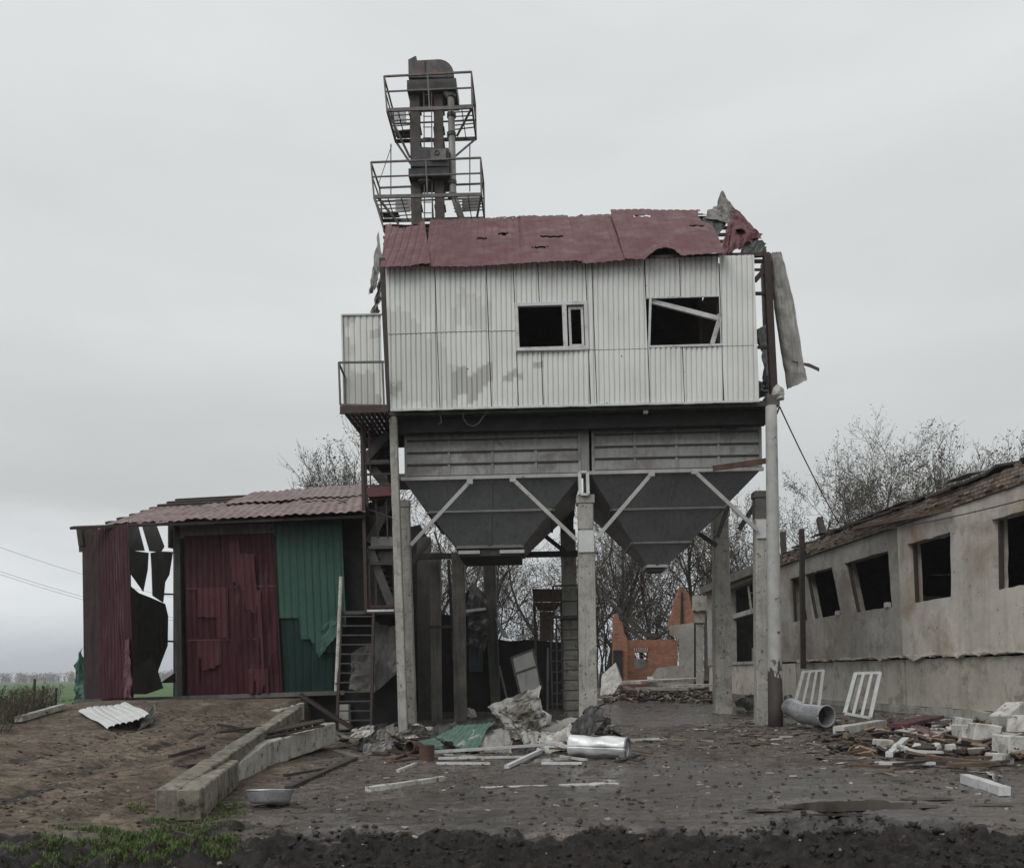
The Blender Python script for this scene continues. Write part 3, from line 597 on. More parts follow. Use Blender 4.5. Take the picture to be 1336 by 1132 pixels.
# end posts, right open bay framing
b = MB(); b.beam(FP(509, 537, .02), FP(499, 338, .02), .13, .13, up=TD); b.build('corner_post', MT['redsteel'], tower)
b = MB(); b.beam(FP(1010, 523, .02), FP(1000, 332, .02), .15, .15, up=TD); b.build('corner_post', MT['redsteel'], tower)
b = MB(); b.beam(FP(1003, 520, 3.4), FP(996, 345, 3.4), .13, .13, up=TD); b.build('rear_post', MT['redsteel'], tower)
for (x0, y0, x1, y1, o, w) in ((983, 383, 1004, 383, .06, .06), (988, 453, 1008, 453, .06, .06), (985, 366, 1003, 346, .06, .10), (975, 334, 1003, 332, .02, .08), (983, 352, 1000, 352, 2.2, .05), (990, 500, 1008, 505, 1.4, .08), (983, 341, 1002, 341, 1.2, .07)):
    b = MB(); b.beam(FP(x0, y0, o), FP(x1, y1, o), w, w, up=TD); b.build('wall_rail', MT['redsteel'], tower)
def crumple(mb, q, nu, nv, amp, fr, seed, ripple=0, per=.2, wig=.0):
    a, c, d, e = (V(p) for p in q); n = (c-a).cross(d-a).normalized(); L = (c-a).length
    def f(u, v):
        p = bil(a, c, d, e, u, v); o = amp*noise.fractal((u*fr+seed, v*fr*1.3+seed*2, seed), .9, 2, 3)
        ed = wig*(nz(v*6+seed, u*5, 3))*(max(abs(u-.5), abs(v-.5))*2)**4
        return p + n*(o + ripple*trap(u*L/per)) + (c-a).normalized()*ed + (d-a).normalized()*ed*.6
    mb.grid(nu, nv, f); return mb
MT['tornsheet'] = M('torn_weathered_sheet', (.52,.505,.475), (.34,.33,.305), 3, .6, .1, bump=.1, streak=((.09,.082,.075), .6), spots=((.60,.60,.58), .67, 6))
b = MB(); PNL = [(1003, 331, 1018, 329), (1006, 360, 1025, 352), (1009, 395, 1035, 395), (1014, 430, 1042, 440), (1021, 470, 1049, 478), (1027, 508, 1052, 497)]
def pnl(u, v):
    t = v*(len(PNL)-1); i = min(int(t), len(PNL)-2); f = t-i; a = [lerp(p, q, f) for p, q in zip(PNL[i], PNL[i+1])]
    p0, p1 = FP(a[0], a[1], .15+.25*v), FP(a[2], a[3], -.5-.35*v)
    p = p0.lerp(p1, u); return p - TD*(.04*trap(u*5.4) + .05*noise.fractal((u*3, v*6, 2), 1, 2, 3)) + V((.02*nz(v*14, u*2, 3), 0, .02*nz(u*9, v*3)))
b.grid(44, 36, pnl); b.build('torn_wall_sheet', MT['tornsheet'], tower, solid=.004, label='long wall sheet torn loose and hanging outward at the right end')
b = MB(); crumple(b, [FP(1000, 500, .6), FP(1009, 515, 1.0), FP(988, 430, .5), FP(1000, 423, 1.3)], 8, 16, .12, 3, 4, wig=.1); b.build('curled_sheet', MT['darksheet'], tower, solid=.004)
b = MB(); crumple(b, [FP(986, 520, .2), FP(1004, 516, .6), FP(986, 490, .3), FP(1003, 508, .8)], 8, 8, .1, 3, 8, wig=.1); b.build('curled_sheet', MT['darksheet'], tower, solid=.004)
b = MB(); b.slab([FP(1034, 471, -.55), FP(1056, 474, -.4), FP(1069, 480, -.35), FP(1069, 484, -.35), (FP(1058, 479, -.3))], TD*.03); b.build('bent_strip', MT['darksheet'], tower)
b = MB()
rl = random.Random(3)
lump(b, FP(1014, 512, -.05), .16, 1.1, rl); lump(b, FP(1009, 520, 0), .13, .8, rl); lump(b, FP(1018, 519, -.1), .1, .7, rl)
b.build('insulation_wad', MT['dirtywhite'], tower)
# left end torn strips
b = MB(); crumple(b, [FP(481, 385, .2), FP(490, 376, .3), FP(494, 302, 1.6), FP(499, 338, .2)], 6, 18, .12, 3, 12, wig=.08); b.build('torn_strip', MT['graysheet'], tower, solid=.004)
b = MB(); crumple(b, [FP(484, 410, .3), FP(492, 411, .3), FP(496, 360, .2), FP(501, 362, .1)], 6, 12, .1, 3, 17, wig=.08); b.build('torn_strip', MT['graysheet'], tower, solid=.004)
# ------------------------------------------------------------------ roof
EO, RO = -.36, 2.62
def roofq(el, er, rl_, rr_): return [FP(*el, EO), FP(*er, EO), FP(*rl_, RO), FP(*rr_, RO)]
def roof_sheet(q, seed, lift=0.0, amp=.04, bump=None, notch=None):
    a, c, d, e = q; n = (c-a).cross(d-a).normalized(); n = n if n.z > 0 else -n; L = (c-a).length; mb = MB(); nu = max(8, int(L/.18*6)); nv = 26
    def f(u, v):
        p = bil(a, c, d, e, u, v); o = lift + .016*trap(p.x/.18) + amp*noise.fractal((u*L*.6+seed, v*1.6, seed), 1.2, 2, 2) + .012*noise.fractal((p.x*1.6, v*3, seed+4), 1, 2, 2)
        if bump:
            for (bu, bv, br, bh) in bump: o += bh*max(0, 1-((u-bu)**2+((v-bv)*.8)**2)/br**2)
        ed = (.10*nz(u*L*1.1, seed, 2) + .05*nz(u*L*4, seed, 9))*(1-v)**6 + .04*nz(u*L*3, seed, 5)*v**8
        return p + n*o + (d-a).normalized()*ed
    mb.grid(nu, nv, f)
    if notch:                          # torn slots and holes
        w = nu+1; keep = []
        for k, fc in enumerate(mb.f):
            j, i = divmod(k, nu); u, v = (i+.5)/nu, (j+.5)/nv
            if any(((u-x)/rx)**2+((v-y)/ry)**2 < 1+.5*nz(u*40, v*20, seed) for x, y, rx, ry in notch): continue
            keep.append(k)
        mb.f = [mb.f[k] for k in keep]; mb.m = [mb.m[k] for k in keep]
    return mb.build('roof_sheet', MT['redroof'], tower, solid=.004)
roof_sheet(roofq((497, 352), (562, 347), (504, 298), (554, 290)), 1, .05, .05, notch=[(.55, 1.0, .42, .16)])
roof_sheet(roofq((555, 349), (690, 345), (561, 287), (681, 284)), 2, .0, .03, notch=[(.55, .52, .05, .02), (.78, .62, .06, .025), (.68, .65, .05, .012)])
roof_sheet(roofq((686, 346), (760, 343), (679, 284), (741, 283)), 3, .035, .03, notch=[(.28, .30, .22, .014), (.55, .52, .24, .018)])
roof_sheet(roofq((752, 345), (829, 341), (737, 284), (802, 280)), 4, .0, .05)
roof_sheet(roofq((815, 343), (946, 336), (796, 279), (919, 281)), 5, .08, .06, bump=[(.38, .0, .18, .22), (.75, .45, .3, .08)], notch=[(.40, .17, .085, .05), (.82, .55, .08, .02), (.3, .82, .1, .014), (1.0, .85, .09, .2)])
b = MB(); q = [FP(860, 279, RO), FP(503, 291, RO)]
b.grid(60, 10, lambda u, v: V(FP(lerp(500, 930, u), lerp(292, 280, u), RO)) + TD*(2.95*v) + V((0, 0, -.03-2.35*v + .03*nz(u*20, v*4)))); b.build('roof_sheet', MT['redroof'], tower, solid=.004, label='rear slope of the roof')
# under-roof lining so the attic is closed
b = MB(); b.grid(2, 2, lambda u, v: FP(lerp(505, 900, u), lerp(344, 296, v), lerp(EO+.25, RO, v)) - V((0, 0, .13))); b.build('roof_boarding', MT['lining'], tower, solid=.02)
# ragged ridge flashing bits
b = MB(); rr = random.Random(21)
for k in range(26):
    px = rr.uniform(640, 915); p = FP(px, lerp(285.5, 280, (px-640)/275)+rr.uniform(-1.5, .5), RO); b.slab([p, p+V((rr.uniform(.1, .3), 0, .01)), p+V((rr.uniform(.05, .25), .05, rr.uniform(.03, .09))), p+V((0, .05, rr.uniform(.02, .06)))], V((0, .02, 0)))
b.build('ridge_flashing', MT['redroof'], tower)
b = MB()
for k in range(7):
    t = k/6; p0 = FP(500, lerp(350, 296, t), lerp(EO+.15, RO-.1, t)) - V((0, 0, .10)); p1 = FP(1000, lerp(334, 282, t), lerp(EO+.15, RO-.1, t)) - V((0, 0, .10))
    if k == 0: continue
    if k in (1, 3, 5): p1 = p0.lerp(p1, .96)
    if k in (2, 4): p1 = p0.lerp(p1, .90)
    if k == 6: p1 = p0.lerp(p1, .87)
    b.beam(p0, p1, .06, .06)
for t in (0.05, .35, .65, .93):
    b.beam(FP(lerp(500, 1001, t), lerp(348, 333, t), EO+.3)-V((0, 0, .18)), FP(lerp(505, 935, t), lerp(298, 283, t), RO)-V((0, 0, .18)), .08, .08)
b.build('roof_frame', MT['redsteel'], tower)
# torn peak on the right
def tri_sheet(pts, nu, seed, amp, mat, name='torn_roof_sheet', label=None):
    mb = MB(); crumple(mb, pts, nu, nu, amp, 2.2, seed, wig=.05); return mb.build(name, mat, tower, solid=.005, label=label)
tri_sheet([FP(919, 284, RO-.2), FP(992, 306, 1.0), FP(944, 252, RO), FP(958, 271, RO-.4)], 16, 3, .16, MT['graysheet'], label='grey underside of a roof sheet folded up to a point')
tri_sheet([FP(950, 331, .0), FP(972, 318, .4), FP(957, 287, 1.4), FP(995, 309, .8)], 14, 7, .14, MT['redroof'])
tri_sheet([FP(938, 335, -.1), FP(955, 334, .2), FP(950, 290, 1.2), FP(967, 292, 1.5)], 12, 9, .10, MT['redroof'])
tri_sheet([FP(966, 333, .1), FP(1000, 330, .4), FP(968, 318, .6), FP(998, 314, .7)], 12, 13, .10, MT['darksheet'])
tri_sheet([FP(916, 286, RO-.2), FP(936, 310, 1.4), FP(926, 281, RO), FP(950, 288, RO-.6)], 10, 19, .10, MT['darksheet'])
tri_sheet([FP(958, 300, .9), FP(994, 312, .5), FP(950, 268, RO-.5), FP(975, 290, 1.2)], 12, 23, .12, MT['redroof'])
# ------------------------------------------------------------------ columns and posts
def ground_z(s, off): p = T(s, off, 0); return H0(p.x, p.y)
def post(px_t, py_t, px_b, py_b, off, w, name, mat, w1=None, seed=0, dirt=None, label=None):
    a, c = FP(px_b, py_b, off), FP(px_t, py_t, off); a.z = ground_z((a-TO).dot(TR), off) - .15
    mb = MB(); n = 22; w1 = w if w1 is None else w1
    ring = lambda p, w, k: [p + TR*(sx*w/2) + TD*((sy+1)*w/2) + V((.012*nz(k*1.7, sx+seed, sy), .012*nz(k*1.3, sy+seed, sx), 0)) for sx, sy in ((-1,-1),(1,-1),(1,1),(-1,1))]
    vs = []
    for k in range(n+1): vs += ring(a.lerp(c, k/n), lerp(w, w1, k/n), k)
    fs = [(k*4+i, k*4+(i+1) % 4, k*4+4+(i+1) % 4, k*4+4+i) for k in range(n) for i in range(4)] + [(3, 2, 1, 0), (n*4, n*4+1, n*4+2, n*4+3)]
    mb.add(vs, fs); return mb.build(name, mat, tower, bevel=.015, label=label)
def capital(col, px, py0, py1, off, w, dark=False):
    mb = MB(); a, c = FP(px, py1, off), FP(px, py0, off); s_ = (a-TO).dot(TR)
    mb.tbox(s_-w/2, s_+w/2, off-.03, off+w*.9, c.z-.25*(c.z-a.z), c.z); mb.tbox(s_-w*.42, s_+w*.42, off-.012, off+w*.9, a.z, c.z-.25*(c.z-a.z)-.002)
    return mb.build('capital', MT['concrete_dark' if dark else 'concrete'], col, bevel=.012)
def plate(col, px, py0, py1, off, w):
    mb = MB(); a, c = FP(px, py1, off), FP(px, py0, off); s_ = (a-TO).dot(TR)
    mb.tbox(s_-w/2, s_+w/2, off-.02, off+.0, a.z, c.z)
    o = mb.build('steel_band', MT['whitemetal'], col); return o
post(512, 538, 526, 958, .0, .205, 'corner_column', MT['concrete'], .165, 1, label='slim pale column under the left cabin corner')
c = post(527, 655, 535, 957, .45, .27, 'concrete_column', MT['concrete'], .22, 2); capital(c, 527, 652, 690, .45, .26)
c = post(765, 690, 768, 938, .4, .43, 'concrete_column', MT['concrete'], .375, 3); capital(c, 764.5, 645, 690, .4, .42); plate(c, 765, 692, 720, .38, .36)
sb = MB(); p0, p1 = FP(757, 646, .42), FP(756, 617, .42); q0, q1 = FP(767, 646, .42), FP(766, 617, .42)
sb.beam(p0, p1, .07, .25, up=TD); sb.beam(q0, q1, .07, .25, up=TD); sb.beam(p0, q0, .25, .05); sb.beam(p1, q1, .25, .05)
sb.build('steel_bracket', MT['whitemetal'], c)
c = post(994, 675, 997, 942, .5, .32, 'concrete_column', MT['concrete'], .29, 4); capital(c, 993.5, 640, 676, .5, .33, True); plate(c, 994, 678, 702, .48, .25)
# pale pole with burnt foot
mb = MB(); a, e = FP(1012, 945, -.02), FP(1006, 530, -.02); a.z = .0
for k in range(1): pass
pts = [a.lerp(e, k/14)+V((.01*nz(k, 1), 0, 0)) for k in range(15)]; mb.path(pts, .165, 14, .125)
m, nt, bs = newmat('peeling_pale_pole'); P = coords(nt); sx = N(nt, 'SeparateXYZ'); nt.links.new(P, sx.inputs[0])
hn = math_(nt, 'ADD', sx.outputs[2], math_(nt, 'MULTIPLY', math_(nt, 'SUBTRACT', noise_(nt, mapping_(nt, P, (1, 1, .4)), 3.5, 6, .7), .5), 4.5)); f = ramp_(nt, math_(nt, 'MULTIPLY', hn, .2), [(.27, 0.0), (.30, 1.0)])
cc = mix_(nt, ramp_(nt, noise_(nt, P, 3, 6, .65), [(.3, 0.0), (.7, 1.0)]), (.42,.425,.41), (.29,.29,.275))
spx = math_(nt, 'ADD', noise_(nt, P, 2.2, 6, .7), 0.0); cc = mix_(nt, ramp_(nt, spx, [(.60, 0.0), (.64, 1.0)]), cc, (.10,.09,.08))
nt.links.new(mix_(nt, f, (.055,.047,.042), cc), bs.inputs['Base Color']); bs.inputs['Roughness'].default_value = .75
po = mb.build('corner_column', m, tower, smooth=True, label='round pale pole with peeled dark foot at the right corner')
mb = MB(); mb.tbox(*(lambda s_: (s_-.14, s_+.14))(SZ(1006, 528, .1)[0]), -.1, .3, FP(1006, 532, .1).z, FP(1006, 518, .1).z); mb.build('head_block', MT['concrete_dark'], po)
# rear rows
MT['concrete_mid'] = M('under_tower_shade_concrete', (.24,.23,.205), (.11,.105,.097), 1.4, .9, bump=.4, bscale=14, streak=((.04,.038,.035), .8), ssc=4)  # darker column concrete, the dimness under the tower painted into its colour
c = post(942, 700, 945, 931, 4.6, .47, 'concrete_column', MT['concrete'], .42, 5); capital(c, 941, 664, 702, 4.6, .50)
c = post(741, 690, 747, 930, 4.6, .44, 'concrete_column', MT['concrete'], .42, 6); capital(c, 740, 665, 695, 4.6, .44, True)
c = post(597, 720, 600, 925, 4.2, .34, 'concrete_column', MT['concrete_mid'], .34, 7)
c = post(567, 720, 569, 925, 4.6, .28, 'concrete_column', MT['concrete_mid'], .28, 8)
c = post(637, 715, 647, 910, 8.2, .30, 'concrete_column', MT['concrete_dark'], .42, 9)
c = post(552, 700, 554, 925, 6.2, .40, 'concrete_column', MT['concrete_dark'], .40, 10)
# tie beams between the rear columns
b = MB(); b.beam(FP(540, 726, 4.4), FP(760, 722, 4.4), .10, .16); b.build('tie_beam', MT['steel'], tower)
b = MB(); b.beam(FP(560, 818, 4.4), FP(606, 816, 4.4), .06, .08); b.build('tie_beam', MT['steel'], tower)
for (x0, y0, x1, y1, o) in ((700, 690, 740, 722, 4.4), (903, 690, 935, 712, 4.6), (560, 705, 535, 740, 4.0), (965, 690, 990, 650, 2.5), (950, 660, 936, 700, 4.2)):
    b = MB(); b.beam(FP(x0, y0, o), FP(x1, y1, o), .11, .11, up=TD); b.build('brace', MT['steel'], tower)
# ------------------------------------------------------------------ balcony on the left
bal = MB(); P0, P1, P2, P3 = FP(449, 529, .3), FP(499, 529, .3), FP(447, 411, .3), FP(497, 411, .3)
bal.grid(90, 4, lambda u, v: bil(P0, P1, P2, P3, u, v) - TD*.02*trap(u*(P1-P0).length/.145))
bo = bal.build('balcony_panel', MT['cladplain'], tower, solid=.003)
b = MB()
for (x0, y0, x1, y1) in ((446, 411, 498, 410), (446, 411, 449, 529)): b.beam(FP(x0, y0, .27), FP(x1, y1, .27), .035, .05, up=TD)
b.build('panel_edge', MT['whitemetal'], bo)
rl_ = MB()
for (x0, y0, x1, y1, o0, o1) in ((442, 473, 501, 472, -.5, -.5), (442, 473, 444, 528, -.5, -.5), (442, 473, 449, 490, -.5, .25), (449, 490, 450, 528, .25, .25), (443.5, 528, 505, 529, -.5, -.5), (499, 472, 501, 528, -.5, -.5)):
    rl_.beam(FP(x0, y0, o0), FP(x1, y1, o1), .04, .04, up=TD)
rl_.build('balcony_railing', MT['rail'], tower)
b = MB(); z1 = FP(470, 530, -.5).z; sa, se = SZ(444, 530, -.5)[0], SZ(506, 530, -.5)[0]
b.tbox(sa, se, -.55, -.47, z1-.16, z1)
for k in range(9): s_ = lerp(sa+.05, se-.1, k/8); b.tbox(s_, s_+.06, -.468, 1.6, z1-.12, z1-.05)
for k in range(7): o = lerp(-.3, 1.5, k/6); b.tbox(sa+.01, se-.01, o, o+.10, z1-.048, z1-.015)
b.tbox(sa+.1, se, 1.6, 1.68, z1-.35, z1); b.build('balcony_deck', MT['redsteel'], tower)
# ================================================================== HOPPERS
MT['ribgalv'] = M('grimy_bin_panel', (.29,.287,.28), (.215,.212,.206), 1.6, .6, .15, bump=.06, streak=((.10,.092,.084), .55), stain=((.17,.163,.155), .58, 1.5))
MT['strut'] = M('dull_white_strut', (.42,.42,.41), (.30,.30,.29), 2.5, .5, .1, bump=.08, spots=((.13,.10,.08), .66, 6))
def hopper(label, xl, xr, yl, yr, bl, br_, yb, ribs, full):
    off = .6
    sL, zt = SZ(xl, yl, off); sR, zt2 = SZ(xr, yr, off); zt = (zt+zt2)/2; dep = 4.2
    o = thing('grain_hopper', label, 'hopper', T((sL+sR)/2, off+dep/2, zt-1.8), group='hoppers under the tower')
    H45 = None
    sbL, sbR = SZ(bl, yb, off+1.3)[0], SZ(br_, yb, off+1.3)[0]
    k = ((sbL-sL)+(sR-sbR))/2; ob0 = off + k*(1.0 if full else .85); zb = FP((bl+br_)/2, yb, ob0).z; ob1 = off + dep - (ob0-off)
    if ob1 < ob0+.3: ob1 = ob0+.3
    top = [T(sL, off, zt), T(sR, off, zt), T(sR, off+dep, zt), T(sL, off+dep, zt)]; bot = [T(sbL, ob0, zb), T(sbR, ob0, zb), T(sbR, ob1, zb), T(sbL, ob1, zb)]
    mb = MB()
    for i in range(4):
        a, c2, d, e = bot[i], bot[(i+1) % 4], top[i], top[(i+1) % 4]
        mb.grid(8, 8, lambda u, v: bil(a, c2, d, e, u, v) + V((0, 0, .018*nz(u*3+i, v*3, 5)*(1-abs(2*u-1)))))
    mb.build('cone', MT['hopper'], o, solid=.008)
    for t in ribs:
        r = MB(); z = lerp(zb, zt, t); f = lambda i: bot[i].lerp(top[i], t)
        r.beam(f(0)-TD*.03, f(1)-TD*.03, .05, .05); r.beam(f(3)-TR*.03, f(0)-TR*.03, .05, .05); r.beam(f(1)+TR*.03, f(2)+TR*.03, .05, .05); r.build('stiffener', MT['galv'], o)
    r = MB(); r.beam((bot[0]+bot[1])/2 - TD*.02, (top[0]+top[1])/2 - TD*.02, .07, .02, up=TD); r.build('seam_strip', MT['hopper'], o)
    r = MB(); w_ = .05
    for i in range(4): r.beam(bot[i], bot[(i+1) % 4], .07, .07)
    r.build('outlet_flange', MT['whitemetal' if full else 'galv'], o)
    if not full:
        g = MB(); g.tbox(sbL+.05, sbR-.05, ob0+.05, ob1-.05, zb-.22, zb-.05); g.build('outlet_gate', MT['steel'], o)
        for (x0, x1) in ((598, 626), (652, 684)):
            g = MB(); s0, s1 = SZ(x0, yb+5, ob0)[0], SZ(x1, yb+5, ob0)[0]; g.tbox(s0, s1, ob0-.03, ob0+.04, zb-.17, zb-.09); g.build('gate_rail', MT['whitemetal'], o)
    else:
        g = MB(); g.tbox(sbL+.06, sbR-.06, ob0+.05, ob1-.05, zb-.12, zb-.04); g.build('outlet_gate', MT['steel'], o)
    # bin box above
    zb0 = zt + .03; zb1 = FP((xl+xr)/2, (yl+yr)/2-64, off).z; npan = 4
    mb = MB(); mb.tbox(sL+.06, sR-.02, off+.02, off+dep, zb0, zb1); bx = mb.build('bin_wall', MT['galv'], o)
    r = MB()
    for k2 in range(npan+1): s_ = lerp(sL+.06, sR-.06, k2/npan); r.tbox(s_, s_+.06, off-.03, off+.018, zb0, zb1)
    for k2 in range(npan):
        s0_, s1_ = lerp(sL+.06, sR-.06, k2/npan)+.062, lerp(sL+.06, sR-.06, (k2+1)/npan)-.002
        for j in range(4):
            za, zc = lerp(zb0, zb1, j/4)+.004, lerp(zb0, zb1, (j+1)/4)-.004
            q = [T(s0_, off-.03, za), T(s1_, off-.03, za), T(s1_, off+.018, za), T(s0_, off+.018, za), T(s0_, off+.006, zc-.012), T(s1_, off+.006, zc-.012), T(s1_, off+.018, zc-.012), T(s0_, off+.018, zc-.012)]; r.hexa(q)
    r.build('panel_rib', MT['ribgalv'], bx)
    for j in range(4):
        r = MB(); z = lerp(zb0, zb1, j/4)+.012; r.tbox(sL+.13, sR-.08, off-.036, off-.031, z-.022, z+.006); r.build('lip_shade_strip', MT['steel'], bx)  # thin dark strips paint the shade line under each panel lip
    r = MB(); r.tbox(sL-.02, sR+.02, off-.10, off-.035, zb0-.10, zb0-.02); r.build('rim_beam', MT['strut'], o)
    return o, off
ho, off = hopper('left grain hopper with a wide flat outlet below the tower', 525, 758, 625, 618, 597, 682, 713, (.52,), False)
def brace(o, x0, y0, x1, y1):
    b = MB(); b.beam(FP(x0, y0, .38), FP(x1, y1, .38), .085, .06, up=TD); br = b.build('strut', MT['strut'], o)
    b = MB(); b.box(FP(x0, y0, .36), (.14, .05, .12)); b.build('gusset', MT['strut'], br)
brace(ho, 613, 628, 536, 711); brace(ho, 669, 625, 752, 704)
b = MB(); s0_, s1_ = SZ(757.5, 590, .6)[0], SZ(768.5, 590, .6)[0]; b.tbox(s0_, s1_, .60, .8, FP(760, 618, .6).z, FP(760, 556, .6).z); b.build('bin_post', MT['galv'], tower)
ho2, off = hopper('right grain hopper tapering to a small square outlet', 769, 994, 617, 610, 847, 874, 738, (.62, .26), True)
brace(ho2, 850, 618, 778, 702); brace(ho2, 906, 615, 988, 691)
b = MB(); b.beam(FP(930, 611, .3), FP(1000, 601, .2), .05, .12); b.build('loose_strip', MT['rust'], ho2)
# ================================================================== BUCKET ELEVATOR above the roof
EO1, EO2 = 5.6, 7.0; EM = 6.3
el = thing('bucket_elevator', 'rusty dark bucket elevator head with railed platforms standing up behind the cabin roof', 'bucket elevator', T(SZ(557, 200, EM)[0], EM, 7.3))
def ebox(mb, x0, x1, y0, y1, o0, o1):
    a, c = FP(x0, y1, o0), FP(x1, y0, o0); mb.tbox((a-TO).dot(TR), (c-TO).dot(TR), o0, o1, a.z, c.z)
def epart(name, x0, x1, y0, y1, o0, o1, mat, parent=None, bevel=None, label=None):
    mb = MB(); ebox(mb, x0, x1, y0, y1, o0, o1); return mb.build(name, mat, parent or el, bevel=bevel, label=label)
MT['headsteel'] = M('scorched_head_steel', (.085,.078,.074), (.055,.05,.048), 2, .65, .2, bump=.2, spots=((.15,.075,.045), .60, 3.5))
MT['blacksteel'] = M('black_machine_steel', (.028,.027,.029), (.045,.043,.044), 2, .6, .2, bump=.2)
MT['brownsteel'] = M('brown_rusty_casing', (.105,.085,.075), (.06,.05,.046), 2, .75, .1, bump=.2, streak=((.035,.028,.025), .6), spots=((.10,.095,.09), .62, 4))
MT['pipe'] = M('grey_spout_pipe', (.30,.295,.285), (.20,.195,.185), 2.5, .6, .1, bump=.1, spots=((.13,.08,.06), .64, 6))
mb = MB(); s_ = SZ(557, 500, EM)[0]; mb.tbox(s_-1.2, s_+1.2, 5.42, 6.8, 7.12, 7.29); mb.build('base_platform', MT['steel'], el)
# hood with rounded right shoulder
pts = [(533, 101), (532.5, 78), (540, 74), (543, 73), (544, 79)] + [(572 + 20*sin(a), 97 - 19.5*cos(a)) for a in [k/8*pi/2 for k in range(9)]] + [(592, 101)]
mb = MB(); mb.slab([FP(x, y, EM-.42) for x, y in pts], TD*.84); hd = mb.build('head_hood', MT['headsteel'], el)
mb = MB(); mb.beam(FP(554, 100, EM-.44), FP(554, 80, EM-.44), .05, .03, up=TD); mb.beam(FP(533, 101, EM-.45), FP(592, 101, EM-.45), .05, .06, up=TD); mb.build('seam_strip', MT['blacksteel'], hd)
epart('head_base', 531, 595, 102, 118, EM-.5, EM+.5, MT['blacksteel'])
for x0, x1, n in ((535, 547.5, 0), (566, 577.5, 1)):
    mb = MB(); a = FP((x0+x1)/2, 118, EM-.18); c = V((a.x, a.y, 7.3)); mb.beam(c, a, (x1-x0)*.0232, .24, up=TD); lg = mb.build('leg_casing', MT['brownsteel'], el)
    mb = MB()
    for py in (140, 166, 186, 246, 268): p = FP((x0+x1)/2, py, EM-.2); mb.box((a.x, p.y+.18, p.z), (.34, .36, .05))
    mb.build('casing_flange', MT['steel'], lg)
mb = MB()
for x in (553, 563): mb.tube(FP(x, 118, EM-.4), FP(x+1, 286, EM-.4), .018, 6)
for k in range(12): y = 124+k*14; mb.tube(FP(552, y, EM-.4), FP(563, y, EM-.4), .014, 5)
mb.build('ladder', MT['rail'], el)
mb = MB(); mb.path([FP(x, y, EM-.3) for x, y in ((572, 112), (580, 118), (588, 128), (589, 160), (590, 200), (591, 250), (594, 262), (603, 288))], .105, 10); pp = mb.build('spout_pipe', MT['pipe'], el, smooth=True)
mb = MB()
for y in (126, 151, 176, 239, 256): p = FP(589+(y > 200), y, EM-.3); mb.tube(p-V((0, 0, .05)), p+V((0, 0, .05)), .14, 10)
mb.build('pipe_collar', MT['steel'], pp)
mb = MB(); mb.slab([FP(x, y, EM-.55) for x, y in ((536, 217), (536, 203), (541, 194), (550, 192), (585, 193), (586, 217))], TD*.8); mc = mb.build('lower_head', MT['blacksteel'], el)
mb = MB(); ebox(mb, 562, 582, 194, 208, EM-.62, EM-.56); mb.path([FP(568+3*cos(k/8*2*pi)+2, 199+3*sin(k/8*2*pi), EM-.63) for k in range(9)], .02, 5); mb.build('drive_cover', MT['rail'], mc)
epart('lower_base', 533, 586, 218, 231, EM-.55, EM+.3, MT['blacksteel'])
epart('motor', 545, 562, 231, 238, EM-.5, EM-.1, MT['blacksteel'], bevel=.05)
def platform(lf, rf, ytl, ytr, ydl, ydr, dep, midf):
    mb = MB(); o0, o1 = EO1, EO1+dep
    DL, DR = FP(lf+4, ydl, o0), FP(rf+1, ydr, o0); TL, TR_ = FP(lf, ytl, o0), FP(rf, ytr, o0)
    back = TD*dep
    w = .045
    dk = MB()
    for q in ((DL, DR), (DL+back, DR+back), (DL, DL+back), (DR, DR+back)): dk.beam(*q, .05, .10)
    n = 8
    for k in range(1, n):
        if 2 < k < 6: continue
        a = DL.lerp(DR, k/n); dk.beam(a, a+back, .022, .05)
    for k in range(1, 6):
        a = DL+back*(k/6); c = DR+back*(k/8); dk.beam(a, a.lerp(c, .30), .02, .03); dk.beam(a.lerp(c, .72), c, .02, .03)
    pl = dk.build('platform_deck', MT['rail'], el)
    pn = MB(); a = DL+back*.72+V((0, 0, .06)); pn.slab([a+TR*.05, a+TR*.55, a+TR*.55+back*.26, a+TR*.05+back*.26], V((0, 0, .012))); pn.build('deck_plate', MT['brownsteel'], pl)
    r = MB(); N_ = 0
    for (p, q) in ((TL, TR_), (TL+back, TR_+back), (TL, TL+back), (TR_, TR_+back)): r.beam(p, q, w, w)
    for (p, q) in ((TL.lerp(DL, midf), TR_.lerp(DR, midf)), (TL.lerp(DL, midf)+back, TR_.lerp(DR, midf)+back), (TL.lerp(DL, midf), TL.lerp(DL, midf)+back), (TR_.lerp(DR, midf), TR_.lerp(DR, midf)+back)): r.beam(p, q, .035, .035)
    for (p, q) in ((TL, DL), (TR_, DR), (TL+back, DL+back), (TR_+back, DR+back)): r.beam(p, q, w, w, up=TD)
    m0, m1 = TL.lerp(TR_, .5), DL.lerp(DR, .5); r.beam(m0+back, m1+back, .04, .04, up=TD); r.beam(m0, m1, .04, .04, up=TD)
    for side in (DL, DR):
        r.beam(side+back*.05, side+back*.95+V((0, 0, .10)), .02, .10)
    r.build('platform_railing', MT['rail'], pl)
    return DL, DR, back, pl
DL, DR, bk, pl = platform(501, 615, 100, 94, 144, 140, 1.45, .45)
for a_, c_ in ((DL+bk, FP(536, 214, EM-.2)), (DR+bk, FP(594, 204, EM-.2)), (DL, FP(535, 206, EM-.3)), (DR, FP(596, 178, EM-.2))):
    mb = MB(); mb.beam(a_, c_, .05, .05); mb.build('platform_strut', MT['rail'], pl)
mb = MB()
for x, z in ((510, 255), (613, 250)): mb.tube(FP(x, 188, EO2), FP(x, z, EO2), .018, 5)
mb.tube(FP(511, 190, EO2), FP(494, 240, EO2), .012, 5)
